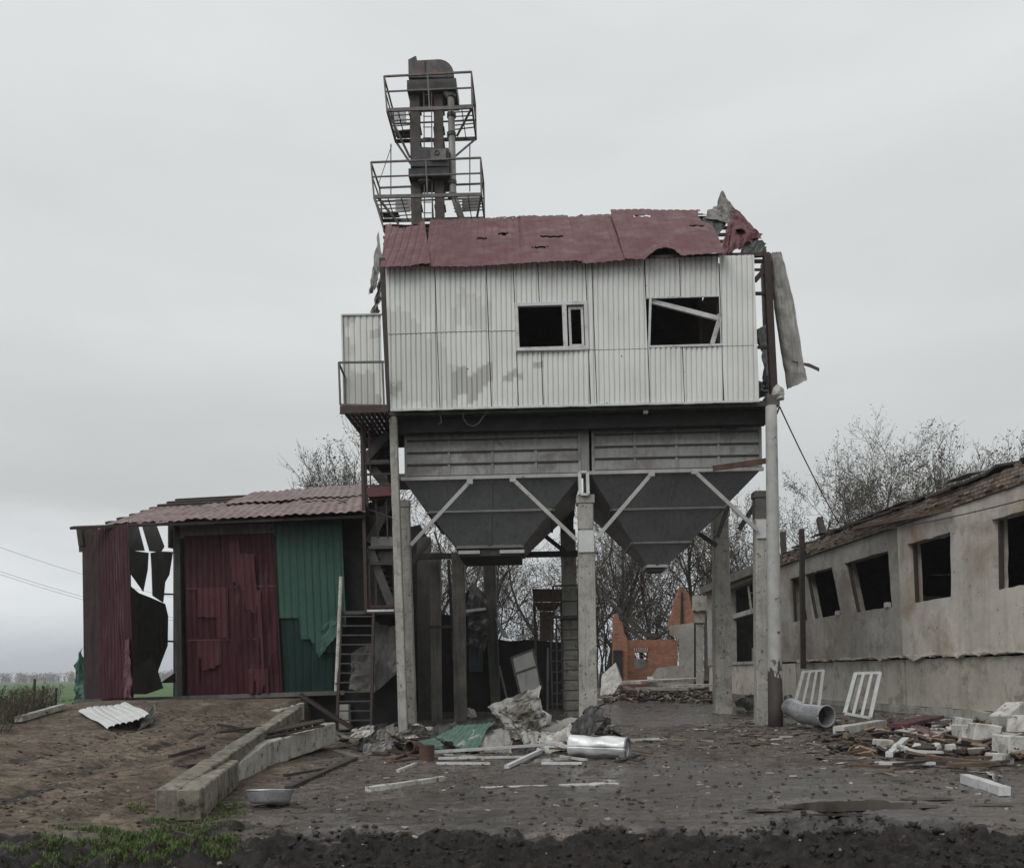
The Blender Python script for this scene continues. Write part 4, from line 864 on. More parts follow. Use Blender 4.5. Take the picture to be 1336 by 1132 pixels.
for x0, x1, dx in ((509, 529, 1), ):
    for k in range(14): x = lerp(x0, x1, k/13); mb.tube(FP(x, 146, EO2), FP(x+.6, 160, EO2), .012, 4)
mb.build('cage_bars', MT['rail'], pl)
DL, DR, bk, pl = platform(484, 627, 212, 206, 257, 254, 1.3, .42)
for a_, c_ in ((DL, FP(503, 306, EO1)), (DL+V((.1, 0, 0)), FP(520, 292, EO1+.3)), (DR, FP(621, 290, EO1+.4)), (DR+bk, FP(627, 290, EO1+1))):
    mb = MB(); mb.beam(a_, c_, .055, .055); mb.build('platform_strut', MT['rail'], pl)
for x0, x1 in ((516, 541), (603, 625)):
    epart('kick_panel', x0, x1, 259, 275, EO1+1.28, EO1+1.3, MT['pipe'], pl)
# ================================================================== STAIRCASE
MT['dullsheet'] = M('dull_dirty_sheet', (.115,.112,.105), (.075,.073,.068), 1.6, .6, .1, bump=.08, streak=((.04,.038,.035), .6), spots=((.035,.03,.028), .64, 5))
st = thing('metal_staircase', 'dark steel staircase with barred ladder flight climbing to the balcony left of the columns', 'staircase', FP(463, 955, .6))
RS = MT['redsteel']
for (x0, y0, x1, y1, o) in ((472, 553, 478, 800, .35), (505, 540, 514, 800, 1.5), (474, 553, 480, 700, 1.5)):
    mb = MB(); mb.beam(FP(x1, y1, o), FP(x0, y0, o), .075, .075, up=TD); mb.build('stair_post', RS, st)
def landing(x0, x1, y, o0, o1, h=.07):
    mb = MB(); a, c = FP(x0, y, o0), FP(x1, y, o0); mb.tbox((a-TO).dot(TR), (c-TO).dot(TR), o0, o1, a.z-h, a.z); return mb.build('landing', MT['steel'], st)
def flight(p0, p1, w, n, name='stair_flight'):
    mb = MB(); sd_ = TD*w
    for sd in (V(), sd_): mb.beam(p0+sd, p1+sd, .05, .20)
    for k in range(n):
        c = p0.lerp(p1, (k+.5)/n); d = (p1-p0); d.z = 0; d = d.normalized()*.13
        mb.hexa([c-d+V((0,0,-.02)), c+d+V((0,0,-.02)), c+d+sd_+V((0,0,-.02)), c-d+sd_+V((0,0,-.02)), c-d, c+d, c+d+sd_, c-d+sd_])
    return mb.build(name, MT['steel'], st)
landing(476, 508, 600, .35, 1.5); landing(478, 512, 643, .4, 1.6); landing(480, 514, 712, .4, 1.6); ld = landing(444, 516, 797, .35, 1.9, .08)
flight(FP(477, 598, .9), FP(506, 566, .9), .7, 7); flight(FP(511, 642, .5), FP(480, 603, .5), .6, 8); flight(FP(482, 708, .9), FP(513, 646, .9), .6, 10); flight(FP(513, 795, .5), FP(482, 715, .5), .6, 10)
mb = MB(); mb.slab([FP(476, 569, 1.5), FP(507, 568, 1.5), FP(508, 599, 1.5), FP(486, 600, 1.5)], TD*.02); mb.build('guard_plate', MT['darksheet'], st)
mb = MB()
for y in (605, 619, 634): mb.beam(FP(475, y, .35), FP(511, y-1, .35), .045, .045, up=TD)
for x in (475.5, 481): mb.beam(FP(x, 560, .35), FP(x+3, 645, .35), .03, .03, up=TD)
for x in (481, 486): mb.beam(FP(x, 553, 1.0), FP(x, 570, 1.0), .03, .03, up=TD)
for (x0, y0, x1, y1) in ((480, 652, 514, 650), (480, 664, 514, 676), (490, 650, 494, 702), (504, 648, 506, 702)): mb.beam(FP(x0, y0, .5), FP(x1, y1, .5), .035, .035, up=TD)
mb.build('stair_railing', RS, st)
mb = MB(); mb.slab([FP(478, 636, .33), FP(512, 633, .33), FP(513, 646, .33), FP(480, 648, .33)], TD*.02); mb.build('stair_plate', MT['redroof'], st)
mb = MB(); mb.slab([FP(484, 700, .8), FP(514, 700, .8), FP(514, 716, .8), FP(484, 716, .8)], TD*.02); mb.slab([FP(484, 718, .8), FP(514, 718, .8), FP(514, 733, .8), FP(484, 733, .8)], TD*.02); mb.build('riser_plate', MT['greysheet' if False else 'galv'], st)
fr = MB()
for (x0, y0, x1, y1) in ((481, 735, 515, 735), (481.5, 735, 482.5, 791), (514, 735, 515, 791), (481, 791, 515, 791)): fr.beam(FP(x0, y0, .4), FP(x1, y1, .4), .06, .05, up=TD)
dr = fr.build('door_frame', RS, st)
mb = MB(); mb.slab([FP(488, 739, .55), FP(491.5, 739, .55), FP(492.5, 789, .55), FP(489, 789, .55)], TD*.04); mb.build('door_edge', MT['rust'], dr)
mb = MB(); mb.slab([FP(482, 737, 1.2), FP(514, 737, 1.2), FP(514, 790, 1.2), FP(482, 790, 1.2)], TD*.02); mb.build('door_leaf', MT['lining'], dr)
mb = MB(); mb.beam(FP(479, 796.5, .33), FP(514, 796, .33), .05, .04, up=TD); mb.build('landing_edge', MT['whitemetal'], ld)
mb = MB(); t0, t1 = FP(446, 799, .35), FP(487.5, 799, .35); b0, b1 = FP(439, 960, .1), FP(484, 962, .1)
for q in (b0, b1): q.z = max(q.z, H0(q.x, q.y)-.02)
mb.beam(b0, t0, .06, .09, up=TD); mb.beam(b1, t1, .06, .09, up=TD); fl_ = mb.build('ladder_stringer', RS, st)
for k in range(13):
    mb = MB(); t = 1-(k+.4)/13; mb.beam(b0.lerp(t0, t), b1.lerp(t1, t), .09, .03, up=V((0, 0, 1))); mb.build('ladder_tread', MT['steel'], st)
mb = MB(); mb.tube(FP(438.5, 901, .2), FP(445, 752, .3), .045, 8); mb.build('hand_pole', MT['dirtywhite'], st, label='pale leaning handrail pole')
mb = MB(); p, q = FP(392, 906, .0), FP(460, 950, -.1); mb.beam(p, q, .08, .16, up=TD); tag(mb.build('steel_rail', MT['redsteel']), 'sloping dark red steel rail in front of the ladder foot', 'rail')
b = MB(); crumple(b, [FP(455, 899, .62), FP(489, 904, .6), FP(459, 852, .8), FP(488, 836, .8)], 14, 14, .10, 1.4, 31, wig=.05); tag(b.build('bent_sheet', MT['dullsheet'], solid=.004), 'rounded grey bent sheet standing behind the ladder treads', 'metal sheet')
b = MB(); crumple(b, [FP(486, 905, .7), FP(518, 878, .7), FP(488, 812, .85), FP(518, 818, .8)], 14, 14, .10, 1.4, 37, wig=.05); tag(b.build('bent_sheet', MT['dullsheet'], solid=.004), 'dull grey sheet hanging below the landing between ladder and pale column', 'metal sheet')
b = MB(); p = FP(450, 935, 1.0); b.box(p, (.26, .3, .62)); p2 = FP(425, 912, 1.4); 
tag(b.build('concrete_block', MT['concrete'], bevel=.02), 'pale concrete block seen between the ladder treads', 'concrete block')
# ================================================================== SHED on the left
sh = thing('storage_shed', 'storage shed with burgundy roof and doors, green end panel and torn left side', 'shed', U(280, 905, 22))
YS = 20.0
MT['darkred'] = M('dark_red_boards', (.032,.012,.014), (.022,.012,.012), 2, .7, bump=.2, spots=((.05,.035,.025), .64, 4))  # darker burgundy of the narrow strip beside the door
MT['doorclad'] = M('burgundy_ribbed_sheet', (.050,.0125,.019), (.038,.011,.016), .8, .5, .0, bump=.05, streak=((.026,.009,.012), .6), spec=.2, spots=((.06,.03,.025), .70, 4))
MT['doorlight'] = M('paler_burgundy_sheet', (.080,.025,.033), (.062,.019,.026), 1.2, .5, .0, bump=.05, streak=((.040,.014,.018), .6), spec=.2)
MT['greenclad'] = M('green_ribbed_sheet', (.041,.090,.073), (.032,.072,.059), 1.0, .45, .0, bump=.05, streak=((.016,.045,.037), .5), spec=.2)
MT['greendark'] = M('dark_green_lower_sheet', (.010,.026,.022), (.013,.034,.028), 1.0, .5, .0, bump=.05, streak=((.008,.016,.014), .5), spec=.12)
def panel(name, q, Y0, Y1, per, amp, mat, parent=sh, nu=None, seed=0, buck=.02, solid=.003, wob=0.0, label=None):
    a, c, d, e = U(*q[0], Y0), U(*q[1], Y1), U(*q[2], Y0), U(*q[3], Y1); L = (c-a).length; mb = MB(); nu = nu or max(10, int(L/per*8))
    n = (c-a).cross(d-a).normalized(); n = n if n.y < 0 else -n
    def f(u, v):
        p = bil(a, c, d, e, u, v); ph = u*L/per
        e_ = wob*(nz(round(ph)*.7, 3, seed))*(1-v)**8
        return p + n*(amp*trap(ph) + buck*noise.fractal((u*3+seed, v*3, seed), 1, 2, 3)*min(1, 6*u*(1-u)+.3)) + V((0, 0, e_))
    mb.grid(nu, 16, f); return mb.build(name, mat, parent, solid=solid, label=label)
dl1 = panel('door_leaf', [(245, 908), (304, 907), (240, 699), (298, 697)], YS, YS-.02, .145, .02, MT['doorclad'], seed=1, buck=.05, label='left leaf of the closed burgundy door')
dl2 = panel('door_leaf', [(303, 907), (369, 905), (297, 697), (357.5, 695)], YS-.06, YS-.03, .145, .02, MT['doorclad'], seed=5, buck=.07, label='dented right leaf of the closed burgundy door')
def ribsheet(name, mat, parent, x0, x1, yt, steps, Y, lean=0.0, per=.145, seed=0, label=None, drop=0.0):
    """ribbed sheet hanging from the line y=yt, its torn lower edge stepping through steps=[(x, y), ...] (x from .. on)"""
    L = (x1-x0)*Y/F; mb = MB(); nu = max(8, int(L/per*8)); 
    def edge(x):
        y = steps[0][1]
        for sx_, sy_ in steps:
            if x >= sx_: y = sy_
        return y
    def f(u, v):
        x = lerp(x0, x1, u); ye = edge(x) + 1.6*nz(round(u*L/per)*1.3, seed); y = lerp(ye, yt + drop*u, v)
        p = U(x + lean*(y-yt), y, Y); n = V((0, -1, 0))
        return p + n*(.02*trap(u*L/per) + .012*noise.fractal((u*2+seed, v*2, seed), 1, 2, 2) + .02*(1-v)**6*max(0, nz(u*5, seed, 2)))
    mb.grid(nu, 14, f); return mb.build(name, mat, parent, solid=.003, label=label)
ribsheet('sheet_flap', MT['doorlight'], dl1, 257, 297, 767, [(257, 805), (283, 832), (296, 836)], YS-.075, .02, seed=1)
ribsheet('sheet_flap', MT['doorlight'], dl1, 256, 288, 836, [(256, 890), (259, 858), (263, 874), (272, 872), (281, 868), (286, 866)], YS-.075, .02, seed=2)
ribsheet('sheet_flap', MT['doorlight'], dl2, 298, 312, 705, [(298, 740), (301, 760), (305, 764)], YS-.11, .06, seed=3)
ribsheet('sheet_flap', MT['doorlight'], dl2, 310, 331, 722, [(310, 770), (315, 796), (322, 799), (329, 790)], YS-.10, .09, seed=4)
ribsheet('sheet_flap', MT['doorlight'], dl2, 334, 340, 770, [(334, 830), (337, 880)], YS-.10, .05, seed=5)
ribsheet('sheet_flap', MT['doorlight'], dl2, 324, 350, 872, [(324, 905), (331, 888), (335, 903), (343, 893), (347, 905)], YS-.10, .02, seed=6)
for x0, x1, y, d in ((244, 296, 768, dl1), (245, 300, 835, dl1), (303, 360, 765, dl2), (304, 336, 834, dl2)):
    b = MB(); b.beam(U(x0, y, YS-.055), U(x1, y-1, YS-.055), .012, .03); b.build('sheet_lap', MT['reddoor'], d)
panel('open_door_leaf', [(131, 912), (175.5, 909), (127, 690), (168, 683)], YS-.1, YS-1.0, .145, .018, MT['doorclad'], seed=9, buck=.05, label='burgundy door leaf standing open at the left')
b = MB(); crumple(b, [U(162, 910, YS-1.05), U(172, 910, YS-1.2), U(163, 835, YS-.9), U(168, 833, YS-1.05)], 6, 14, .04, 3, 41, wig=.12); b.build('sheet_flap', MT['reddoor'], sh, solid=.003)
panel('front_panel', [(110, 915), (131, 914), (107, 690), (128, 688)], YS, YS, .3, .012, MT['darkred'], seed=3, label='narrow dark burgundy wall strip at the left corner')
ep = panel('end_panel', [(369, 905), (442, 903), (362, 780), (446, 780)], YS+.05, YS+.05, .175, .012, MT['greendark'], seed=7, buck=.03, label='dark green lower half of the end panel')
ribsheet('end_panel', MT['greenclad'], sh, 358, 446, 683, [(358, 806), (385, 834), (400, 838), (404, 851), (428, 850), (433, 826), (438, 818)], YS-.0, .045, .175, 7, 'green ribbed upper sheet with a torn stepped lower edge', -3)
panel('front_panel', [(229, 702), (444, 697), (228, 680), (446, 672)], YS+.12, YS+.12, .145, .018, MT['graysheet'], seed=4, buck=.02, label='grey ribbed strip above the doors')
b = MB(); crumple(b, [U(416, 858, YS-.1), U(439, 830, YS-.3), U(420, 815, YS-.02), U(443, 800, YS-.1)], 12, 8, .06, 3, 45, ripple=.015, per=.145, wig=.1); b.build('torn_flap', MT['greenclad'], sh, solid=.003)
b = MB(); b.hexa([U(400, 970, YS+.3), U(520, 970, YS+.3), U(520, 970, YS+.4), U(400, 970, YS+.4), U(400, 672, YS+.3), U(520, 672, YS+.3), U(520, 672, YS+.4), U(400, 672, YS+.4)]); b.build('end_wall', MT['lining'], sh)
for (x0, y0, x1, y1, o) in ((232, 681, 236, 909, .15), (116, 690, 118, 915, .2)):
    b = MB(); b.beam(U(x1, y1, YS+o), U(x0, y0, YS+o), .12, .12, up=V((0, 1, 0))); b.build('door_post', MT['steel'], sh)
b = MB(); b.beam(U(142, 688, YS-.4), U(172, 680, YS-.4), .10, .09); b.build('lintel_board', MT['dirtywhite'], sh)
b = MB(); b.beam(U(98, 915, YS), U(450, 903, YS), .15, .10); b.build('threshold', MT['concrete_dark'], sh)
b = MB(); crumple(b, [U(95, 921, YS+.7), U(116, 917, YS+.2), U(101, 862, YS+.6), U(110, 845, YS+.2)], 10, 14, .12, 2.2, 51, wig=.15); b.build('corner_flashing', MT['green'], sh, solid=.004, label='green sheet bulging out at the left corner')
# left wall, torn: pieces on the plane X = XL
XL = U(112, 800, YS).x
def LX(px, py, dx=0.0):
    r = ray(px, py); t = (XL+dx)/r.x; return V((0, 0, CAMZ)) + r*t
def lpoly(pts, dx, mat, name='wall_sheet', seed=0):
    pts = [((60+zx/3.145), (600+zy/3.145)) for zx, zy in pts]; v = [LX(x, y, dx + .12*nz(i*1.7, seed)) for i, (x, y) in enumerate(pts)]
    mb = MB(); mb.slab(v, V((.012, .004, 0))); return mb.build(name, mat, sh)
b = MB(); q0, q1 = 20.0, 22.4
b.grid(20, 12, lambda u, v: V((XL+.02*trap(u*16), lerp(q0, q1, u), lerp(.8, 4.8+.31*(lerp(q0, q1, u)-20), v)))); b.build('left_wall', MT['graysheet'], sh, solid=.004)
GS, DS = MT['graysheet'], M('torn_wall_back', (.14,.135,.128), (.085,.082,.078), 1.6, .6, .1, bump=.1, streak=((.03,.029,.028), .6))
lpoly([(385, 240), (440, 235), (485, 355), (470, 378), (424, 374)], 0, GS, seed=1)
lpoly([(330, 250), (370, 240), (385, 300), (404, 372), (340, 372)], .1, GS, seed=12)
lpoly([(320, 366), (420, 380), (416, 450), (398, 540), (345, 465)], .15, GS, seed=2); lpoly([(428, 380), (470, 374), (520, 376), (505, 470), (488, 500), (480, 585), (436, 556), (432, 440)], .05, GS, seed=3)
lpoly([(320, 500), (350, 520), (380, 545), (434, 566), (488, 590), (500, 640), (498, 760), (462, 855), (454, 890), (380, 905), (320, 900)], .2, DS, seed=4)
lpoly([(320, 880), (440, 800), (462, 880), (480, 935), (410, 960), (320, 960)], .25, GS, seed=5); lpoly([(480, 905), (530, 870), (530, 912), (470, 915)], .3, DS, seed=6); lpoly([(500, 225), (560, 225), (560, 370), (500, 360)], .0, GS, seed=8)
for y0, y1 in ((549, 552), (742, 745)):
    b = MB(); b.beam(LX(60+480/3.145, 600+y0/3.145), LX(60+560/3.145, 600+y1/3.145), .05, .05); b.build('wall_girt', MT['steel'], sh)
b = MB(); b.hexa([U(226, 915, 25.4), U(520, 905, 25.4), U(520, 905, 25.5), U(226, 915, 25.5), U(226, 690, 25.4), U(520, 650, 25.4), U(520, 650, 25.5), U(226, 690, 25.5)]); b.build('back_wall', MT['lining'], sh)
b = MB(); b.beam(V((XL+.15, 25.2, .7)), V((XL+.15, 25.2, 6.4)), .2, .2, up=V((0, 1, 0))); b.build('corner_post', MT['steel'], sh)
b = MB(); b.box((XL+2.0, 23, 2.4), (.06, 5, 5.2)); 
# roof
RA, RB, RC, RD = U(126, 685, 19.35), U(477, 671, 19.35), U(238, 649, 25.6), U(477, 636, 25.6)
rn = (RB-RA).cross(RC-RA).normalized(); RL = (RB-RA).length
def srp(u, v, o=0.0): return bil(RA, RB, RC, RD, u, v) + rn*o
def sroof(u0, u1, v0, v1, seed, lift=0.0, amp=.03, notch=None, rot=0.0):
    mb = MB(); nu = int((u1-u0)*RL/.21*8); nv = 18; w = nu+1
    def f(u, v):
        uu, vv = lerp(u0, u1, u)+rot*(v-.5), lerp(v0, v1, v); ed = .012*nz(uu*RL*2.1, seed, 2)*(1-v)**4 + .02*nz(uu*9, seed)*v**4 - .012*nz(uu*9, seed)*(1-v)**4
        return srp(uu, vv+ed, lift + .032*(.5+.5*cos(2*pi*uu*RL/.21)) + amp*noise.fractal((uu*9, vv*3, seed), 1, 2, 3))
    mb.grid(nu, nv, f)
    if notch:
        keep = [k for k in range(len(mb.f)) if not any((((k % nu+.5)/nu-x)/rx)**2+(((k//nu+.5)/nv-y)/ry)**2 < 1+.6*nz((k % nu)*.2, k//nu*.7, seed) for x, y, rx, ry in notch)]
        mb.f = [mb.f[k] for k in keep]; mb.m = [mb.m[k] for k in keep]
    return mb.build('roof_sheet', MT['redroof2'], sh, solid=.004)
MT['redroof2'] = M('dusty_burgundy_roof', (.155,.090,.085), (.125,.072,.068), 1.3, .5, .0, bump=.06, stain=((.20,.125,.115), .56, 1.2), streak=((.09,.05,.048), .4), spots=((.05,.03,.03), .68, 5))
sroof(.03, .30, .02, .50, 1, .0, .05); sroof(.27, .70, .0, .56, 2, .03, .04, [(.55, .84, .28, .05)]); sroof(.68, 1.0, -.01, .55, 3, .06, .04, [(.45, .75, .3, .05), (.7, .55, .06, .05)])
sroof(.38, .72, .48, .98, 4, .05, .04, None, .05); sroof(.70, 1.0, .5, 1.0, 5, .09, .03)
rr = random.Random(4)
for k in range(9):
    v = .0+k*.121; b = MB(); ex = .045 + rr.uniform(-.006, .010); b.beam(srp(-ex + (.02 if k else -.06), v+.02, -.05), srp(1.0, v+.02, -.05), .20, .06, up=rn); b.build('purlin', MT['wooddark'], sh)
b = MB(); b.grid(4, 4, lambda u, v: srp(lerp(.42, 1, u), lerp(.04, .99, v), -.14)); b.build('roof_boarding', MT['wooddark'], sh, solid=.02)
b = MB(); b.beam(U(107, 712, YS), U(104, 690, YS), .12, .1, up=V((0, 1, 0))); b.hexa([U(103, 720, YS-.02), U(109, 720, YS-.02), U(109, 720, YS+.3), U(103, 720, YS+.3), U(102, 688, YS-.02), U(109, 688, YS-.02), U(109, 688, YS+.3), U(102, 688, YS+.3)]); b.build('eave_board', MT['wooddark'], sh)
# ================================================================== RIGHT BARN
FX = lambda t: 12.16 - .0629*t
def lean(t): return .06*sst(20, 22.6, t)*(t < 22.92) + .40*sst(22.9, 24.4, t)*sst(31.5, 28, t)
def BP(t, z, dep=0.0):
    tt = t + lean(t)*(z-1.7)*(1 if z > 1.0 else .5)
    return V((FX(tt)+dep, tt - .06*dep, z))
def frange(a, b, s): n = max(1, int(round((b-a)/s))); return [a+(b-a)*i/n for i in range(n+1)]
barn = thing('ruined_barn', 'long ruined barn with stained plaster wall, empty dark window openings and broken brick eave', 'barn', V((FX(24)+1, 24, .1)))
BW = [(16.6, 19.0), (20.6, 22.4), (23.4, 25.2), (26.1, 28.25), (28.8, 30.5)]
WZ0, WZ1 = 3.1, 4.7
def cuts(a, b, s):
    pts = set(frange(a, b, s))
    for w in BW:
        for e in w:
            if a < e < b: pts = {p for p in pts if abs(p-e) > .12 or p in (a, b)} | {e}
    return sorted(pts)
hole = lambda t, z: WZ0 < z < WZ1 and any(a < t < b for a, b in BW)
def bn_(t, z): return .012*noise.fractal((t*1.3, z*1.3, 4), 1, 2, 4)
def wallfn(base, th):
    def f(t, z, d):
        tj, zj = t, z
        for a, b_ in BW:               # chipped reveals
            if (abs(t-a) < 1e-6 or abs(t-b_) < 1e-6) and WZ0-.01 < z < WZ1+.01: tj = t + .035*nz(z*4, t*3, 1)
            if a-1e-6 < t < b_+1e-6 and (abs(z-WZ0) < 1e-6 or abs(z-WZ1) < 1e-6): zj = z + .035*nz(t*4, z*3, 2)
        if abs(z-1.66) < 1e-6: zj = z + .05*nz(t*2.6, 3, 1) + .03*nz(t*8, 3, 1)
        return BP(tj, zj, base + d + (bn_(t, z) if d == 0 else 0))
    return f
zl = [1.66, 1.8, 2.1, 2.4, 2.75, WZ0, 3.3, 3.6, 3.9, 4.2, 4.5, WZ1, 4.9, 5.12, 5.27]
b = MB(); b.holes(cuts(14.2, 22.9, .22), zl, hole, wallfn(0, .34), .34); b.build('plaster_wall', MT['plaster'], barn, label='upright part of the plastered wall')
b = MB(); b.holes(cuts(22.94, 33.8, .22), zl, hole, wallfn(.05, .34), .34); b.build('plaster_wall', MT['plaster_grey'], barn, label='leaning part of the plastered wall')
for a, c in ((14.2, 22.9), (23.03, 30.35), (30.45, 41)):
    b = MB(); b.holes(frange(a, c, .3), [.34, .6, .9, 1.2, 1.45, 1.6], lambda t, z: False, lambda t, z, d: BP(t + (.03*nz(z*3, t) if t in (a, c) else 0), z + (.03*nz(t*4, 1) if z == 1.6 else 0), .07 + .02*(a > 23) + d + (bn_(t, z+9) if d == 0 else 0)), .30); b.build('lower_wall', MT['plaster_low'], barn)
b = MB(); b.holes(frange(14.2, 41, .5), [-.2, .33], lambda t, z: False, lambda t, z, d: BP(t, z + (.04*nz(t*1.7, 2) if z > 0 else 0), -.07+d + .02*nz(t, 7)), .4); b.build('foundation', MT['concrete'], barn)
# broken ledge lip over the crack
b = MB(); rr = random.Random(31)
b.holes(frange(14.2, 30, .07), [1.6, 1.7], lambda t, z: False, lambda t, z, d: BP(t, (1.665 - .16*max(0, nz(t*1.1, 7)) - .09*max(0, nz(t*5, 2))) if z < 1.65 else 1.70+.025*nz(t*5, 4), -.025 + .05*nz(t*4, z*3)*(d == 0) - .02 + d), .12)
b.build('ledge_lip', MT['plaster'], barn)
# brick cornice with a broken top
def btop(t): return 5.68 + .10*nz(t*.9, 4) + .13*(nz(round(t/.27)*1.7, 9)) - .25*sst(26, 30, t)*sst(33, 30, t)*(.5+nz(t*2, 2))
b = MB(); ts = frange(14.2, 33.8, .135)
def bfn(t, z, d):
    zz = 5.28 if z < 5.2 else (5.44 if z < 5.4 else btop(t)); st_ = 0 if z < 5.2 else .0
    return BP(t, zz + .012*nz(round(t/.27)*3.1, z*3)*(d == 0), -.05 - .05*(z > 5.3) + d + .022*nz(round(t/.135)*.9, z*7, 2)*(d == 0))
b.holes(ts, [5.14, 5.36, 5.8], lambda t, z: False, bfn, .42); bc = b.build('brick_cornice', MT['brick'], barn)
b = MB()
for k in range(260):                   # single bricks loose on top and along the courses
    t = rr.uniform(14.4, 33.5); z = btop(t) + rr.uniform(-.02, .05) if rr.random() < .55 else rr.uniform(5.33, 5.66); d = rr.uniform(-.10, .25) if z > 5.6 else rr.uniform(-.075, -.05)
    p = BP(t, z, d); b.box(p, (.12*rr.uniform(.7, 1), .25, .075), (V((1, rr.uniform(-.3, .3), 0)).normalized(), V((rr.uniform(-.2, .2), 1, 0)).normalized(), V((0, 0, 1))))
b.build('loose_brick', MT['brick'], bc)['kind'] = 'stuff'
# remains of the roof along the eave
b = MB()
for k in range(26):
    t = rr.uniform(14.3, 33); z = btop(t)+rr.uniform(.02, .08); L = rr.uniform(.7, 2.4); a = BP(t, z, rr.uniform(-.12, .3)); c = BP(t+L, btop(t+L)+rr.uniform(.0, .16), rr.uniform(-.15, .4)); b = MB(); b.beam(a, c, rr.uniform(.08, .16), .03); b.build('eave_board', MT['wooddark'], barn)
b = MB()
t = 14.3; k = 0
while t < 33:  # dark broken edge boards, added overhanging to shade the brick top
    L = rr.uniform(.35, 1.1)
    if rr.random() < .8:
        e0, e1 = -rr.uniform(.06, .26), -rr.uniform(.06, .26); z0, z1 = btop(t)+rr.uniform(-.02, .07), btop(t+L)+rr.uniform(-.02, .07); b = MB()
        b.hexa([BP(t, z0, e0), BP(t+L, z1, e1), BP(t+L-rr.uniform(-.1, .1), z1+.10, .45), BP(t+rr.uniform(-.1, .1), z0+.10, .45), BP(t, z0+.06, e0), BP(t+L, z1+.06, e1), BP(t+L, z1+.16, .45), BP(t, z0+.16, .45)]); b.build('roof_shade_edge', MT['wooddark'], barn)
    t += L*rr.uniform(.85, 1.15)
for t, L, z in ((22.3, 2.2, 5.86), (17.2, .7, 5.9), (20, .9, 5.95), (28.5, 1.4, 5.8), (30.5, 1.1, 5.72), (26.0, 1.1, 5.9)):
    b = MB(); crumple(b, [BP(t, z, -.1), BP(t+L, z-.02, -.1), BP(t, z+.14, .6), BP(t+L, z+.12, .6)], 8, 4, .05, 2, t, wig=.15); b.build('roofing_scrap', MT['greysheet'], barn, solid=.012)
for t, h in ((31.4, 1.0), (26.3, .9)):
    b = MB(); b.beam(BP(t, 5.5, .1), BP(t+.1, 5.75+h*.8, .1), .17, .2, up=V((0, 1, 0))); b.build('roof_stub', MT['wooddark'], barn)
b = MB(); c = U(1046, 690, 29.0); a2 = U(1048, 872, 29.1); b.beam(a2, c, .16, .12, up=V((0, 1, 0))); b.build('hanging_timber', MT['wooddark'], barn)
b = MB(); b.beam(BP(20.3, 5.2, -.16), BP(24.0, 5.62, -.16), .05, .09); b.build('slipped_batten', MT['wood'], barn)
for t in (23.55, 26.3):
    b = MB(); b.box(BP(t, WZ0+.07, .05), (.12, .2, .14)); b.build('sill_chunk', MT['silicate'], barn)
# frames left in some openings
for i, (a, c) in enumerate(BW):
    b = MB(); b.beam(BP(c-.05, WZ0+.02, .16), BP(c-.05, WZ1-.03, .16), .08, .08, up=V((0, 1, 0))); b.build('window_post', MT['wooddark'], barn)
# dark interior: unseen slab added to keep light out, far wall, cross walls
b = MB(); b.hexa([BP(14.2, 5.14, .34), BP(33.8, 5.14, .34), V((19, 34, 5.14)), V((19, 14, 5.14)), BP(14.2, 5.26, .34), BP(33.8, 5.26, .34), V((19, 34, 5.26)), V((19, 14, 5.26))]); b.build('light_block_slab', MT['lining'], barn)
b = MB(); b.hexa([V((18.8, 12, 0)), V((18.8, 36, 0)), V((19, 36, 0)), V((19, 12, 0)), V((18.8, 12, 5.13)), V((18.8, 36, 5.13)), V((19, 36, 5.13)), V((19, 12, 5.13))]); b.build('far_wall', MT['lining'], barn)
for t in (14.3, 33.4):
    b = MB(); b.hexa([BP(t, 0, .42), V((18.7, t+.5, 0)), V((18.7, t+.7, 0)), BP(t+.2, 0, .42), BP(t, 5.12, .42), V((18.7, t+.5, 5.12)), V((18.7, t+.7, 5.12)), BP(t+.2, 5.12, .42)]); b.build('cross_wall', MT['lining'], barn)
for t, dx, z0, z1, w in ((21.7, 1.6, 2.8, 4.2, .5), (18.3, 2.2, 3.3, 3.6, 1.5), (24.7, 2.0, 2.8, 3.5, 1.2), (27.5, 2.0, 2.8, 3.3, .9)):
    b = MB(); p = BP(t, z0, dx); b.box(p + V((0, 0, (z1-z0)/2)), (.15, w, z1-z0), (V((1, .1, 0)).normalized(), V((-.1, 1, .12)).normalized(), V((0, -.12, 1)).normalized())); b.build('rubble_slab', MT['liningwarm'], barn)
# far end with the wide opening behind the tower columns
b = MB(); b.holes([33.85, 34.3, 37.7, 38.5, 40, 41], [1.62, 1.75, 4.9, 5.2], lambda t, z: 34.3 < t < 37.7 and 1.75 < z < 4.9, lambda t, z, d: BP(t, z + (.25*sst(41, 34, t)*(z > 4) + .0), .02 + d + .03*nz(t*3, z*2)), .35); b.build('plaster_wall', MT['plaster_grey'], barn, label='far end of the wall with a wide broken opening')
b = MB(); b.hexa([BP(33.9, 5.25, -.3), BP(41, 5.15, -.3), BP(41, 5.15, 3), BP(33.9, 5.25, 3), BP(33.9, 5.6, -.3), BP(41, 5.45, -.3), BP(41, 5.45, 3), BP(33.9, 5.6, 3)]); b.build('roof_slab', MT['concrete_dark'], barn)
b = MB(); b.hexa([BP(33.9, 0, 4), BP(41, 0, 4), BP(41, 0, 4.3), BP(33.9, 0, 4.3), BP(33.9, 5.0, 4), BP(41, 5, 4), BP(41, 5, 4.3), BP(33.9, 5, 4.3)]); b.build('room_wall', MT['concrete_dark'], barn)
b = MB(); b.hexa([BP(40.6, 0, .4), V((16, 41.2, 0)), V((16, 41.4, 0)), BP(40.8, 0, .4), BP(40.6, 5.14, .4), V((16, 41.2, 5.1)), V((16, 41.4, 5.1)), BP(40.8, 5.14, .4)]); b.build('cross_wall', MT['concrete_dark'], barn)
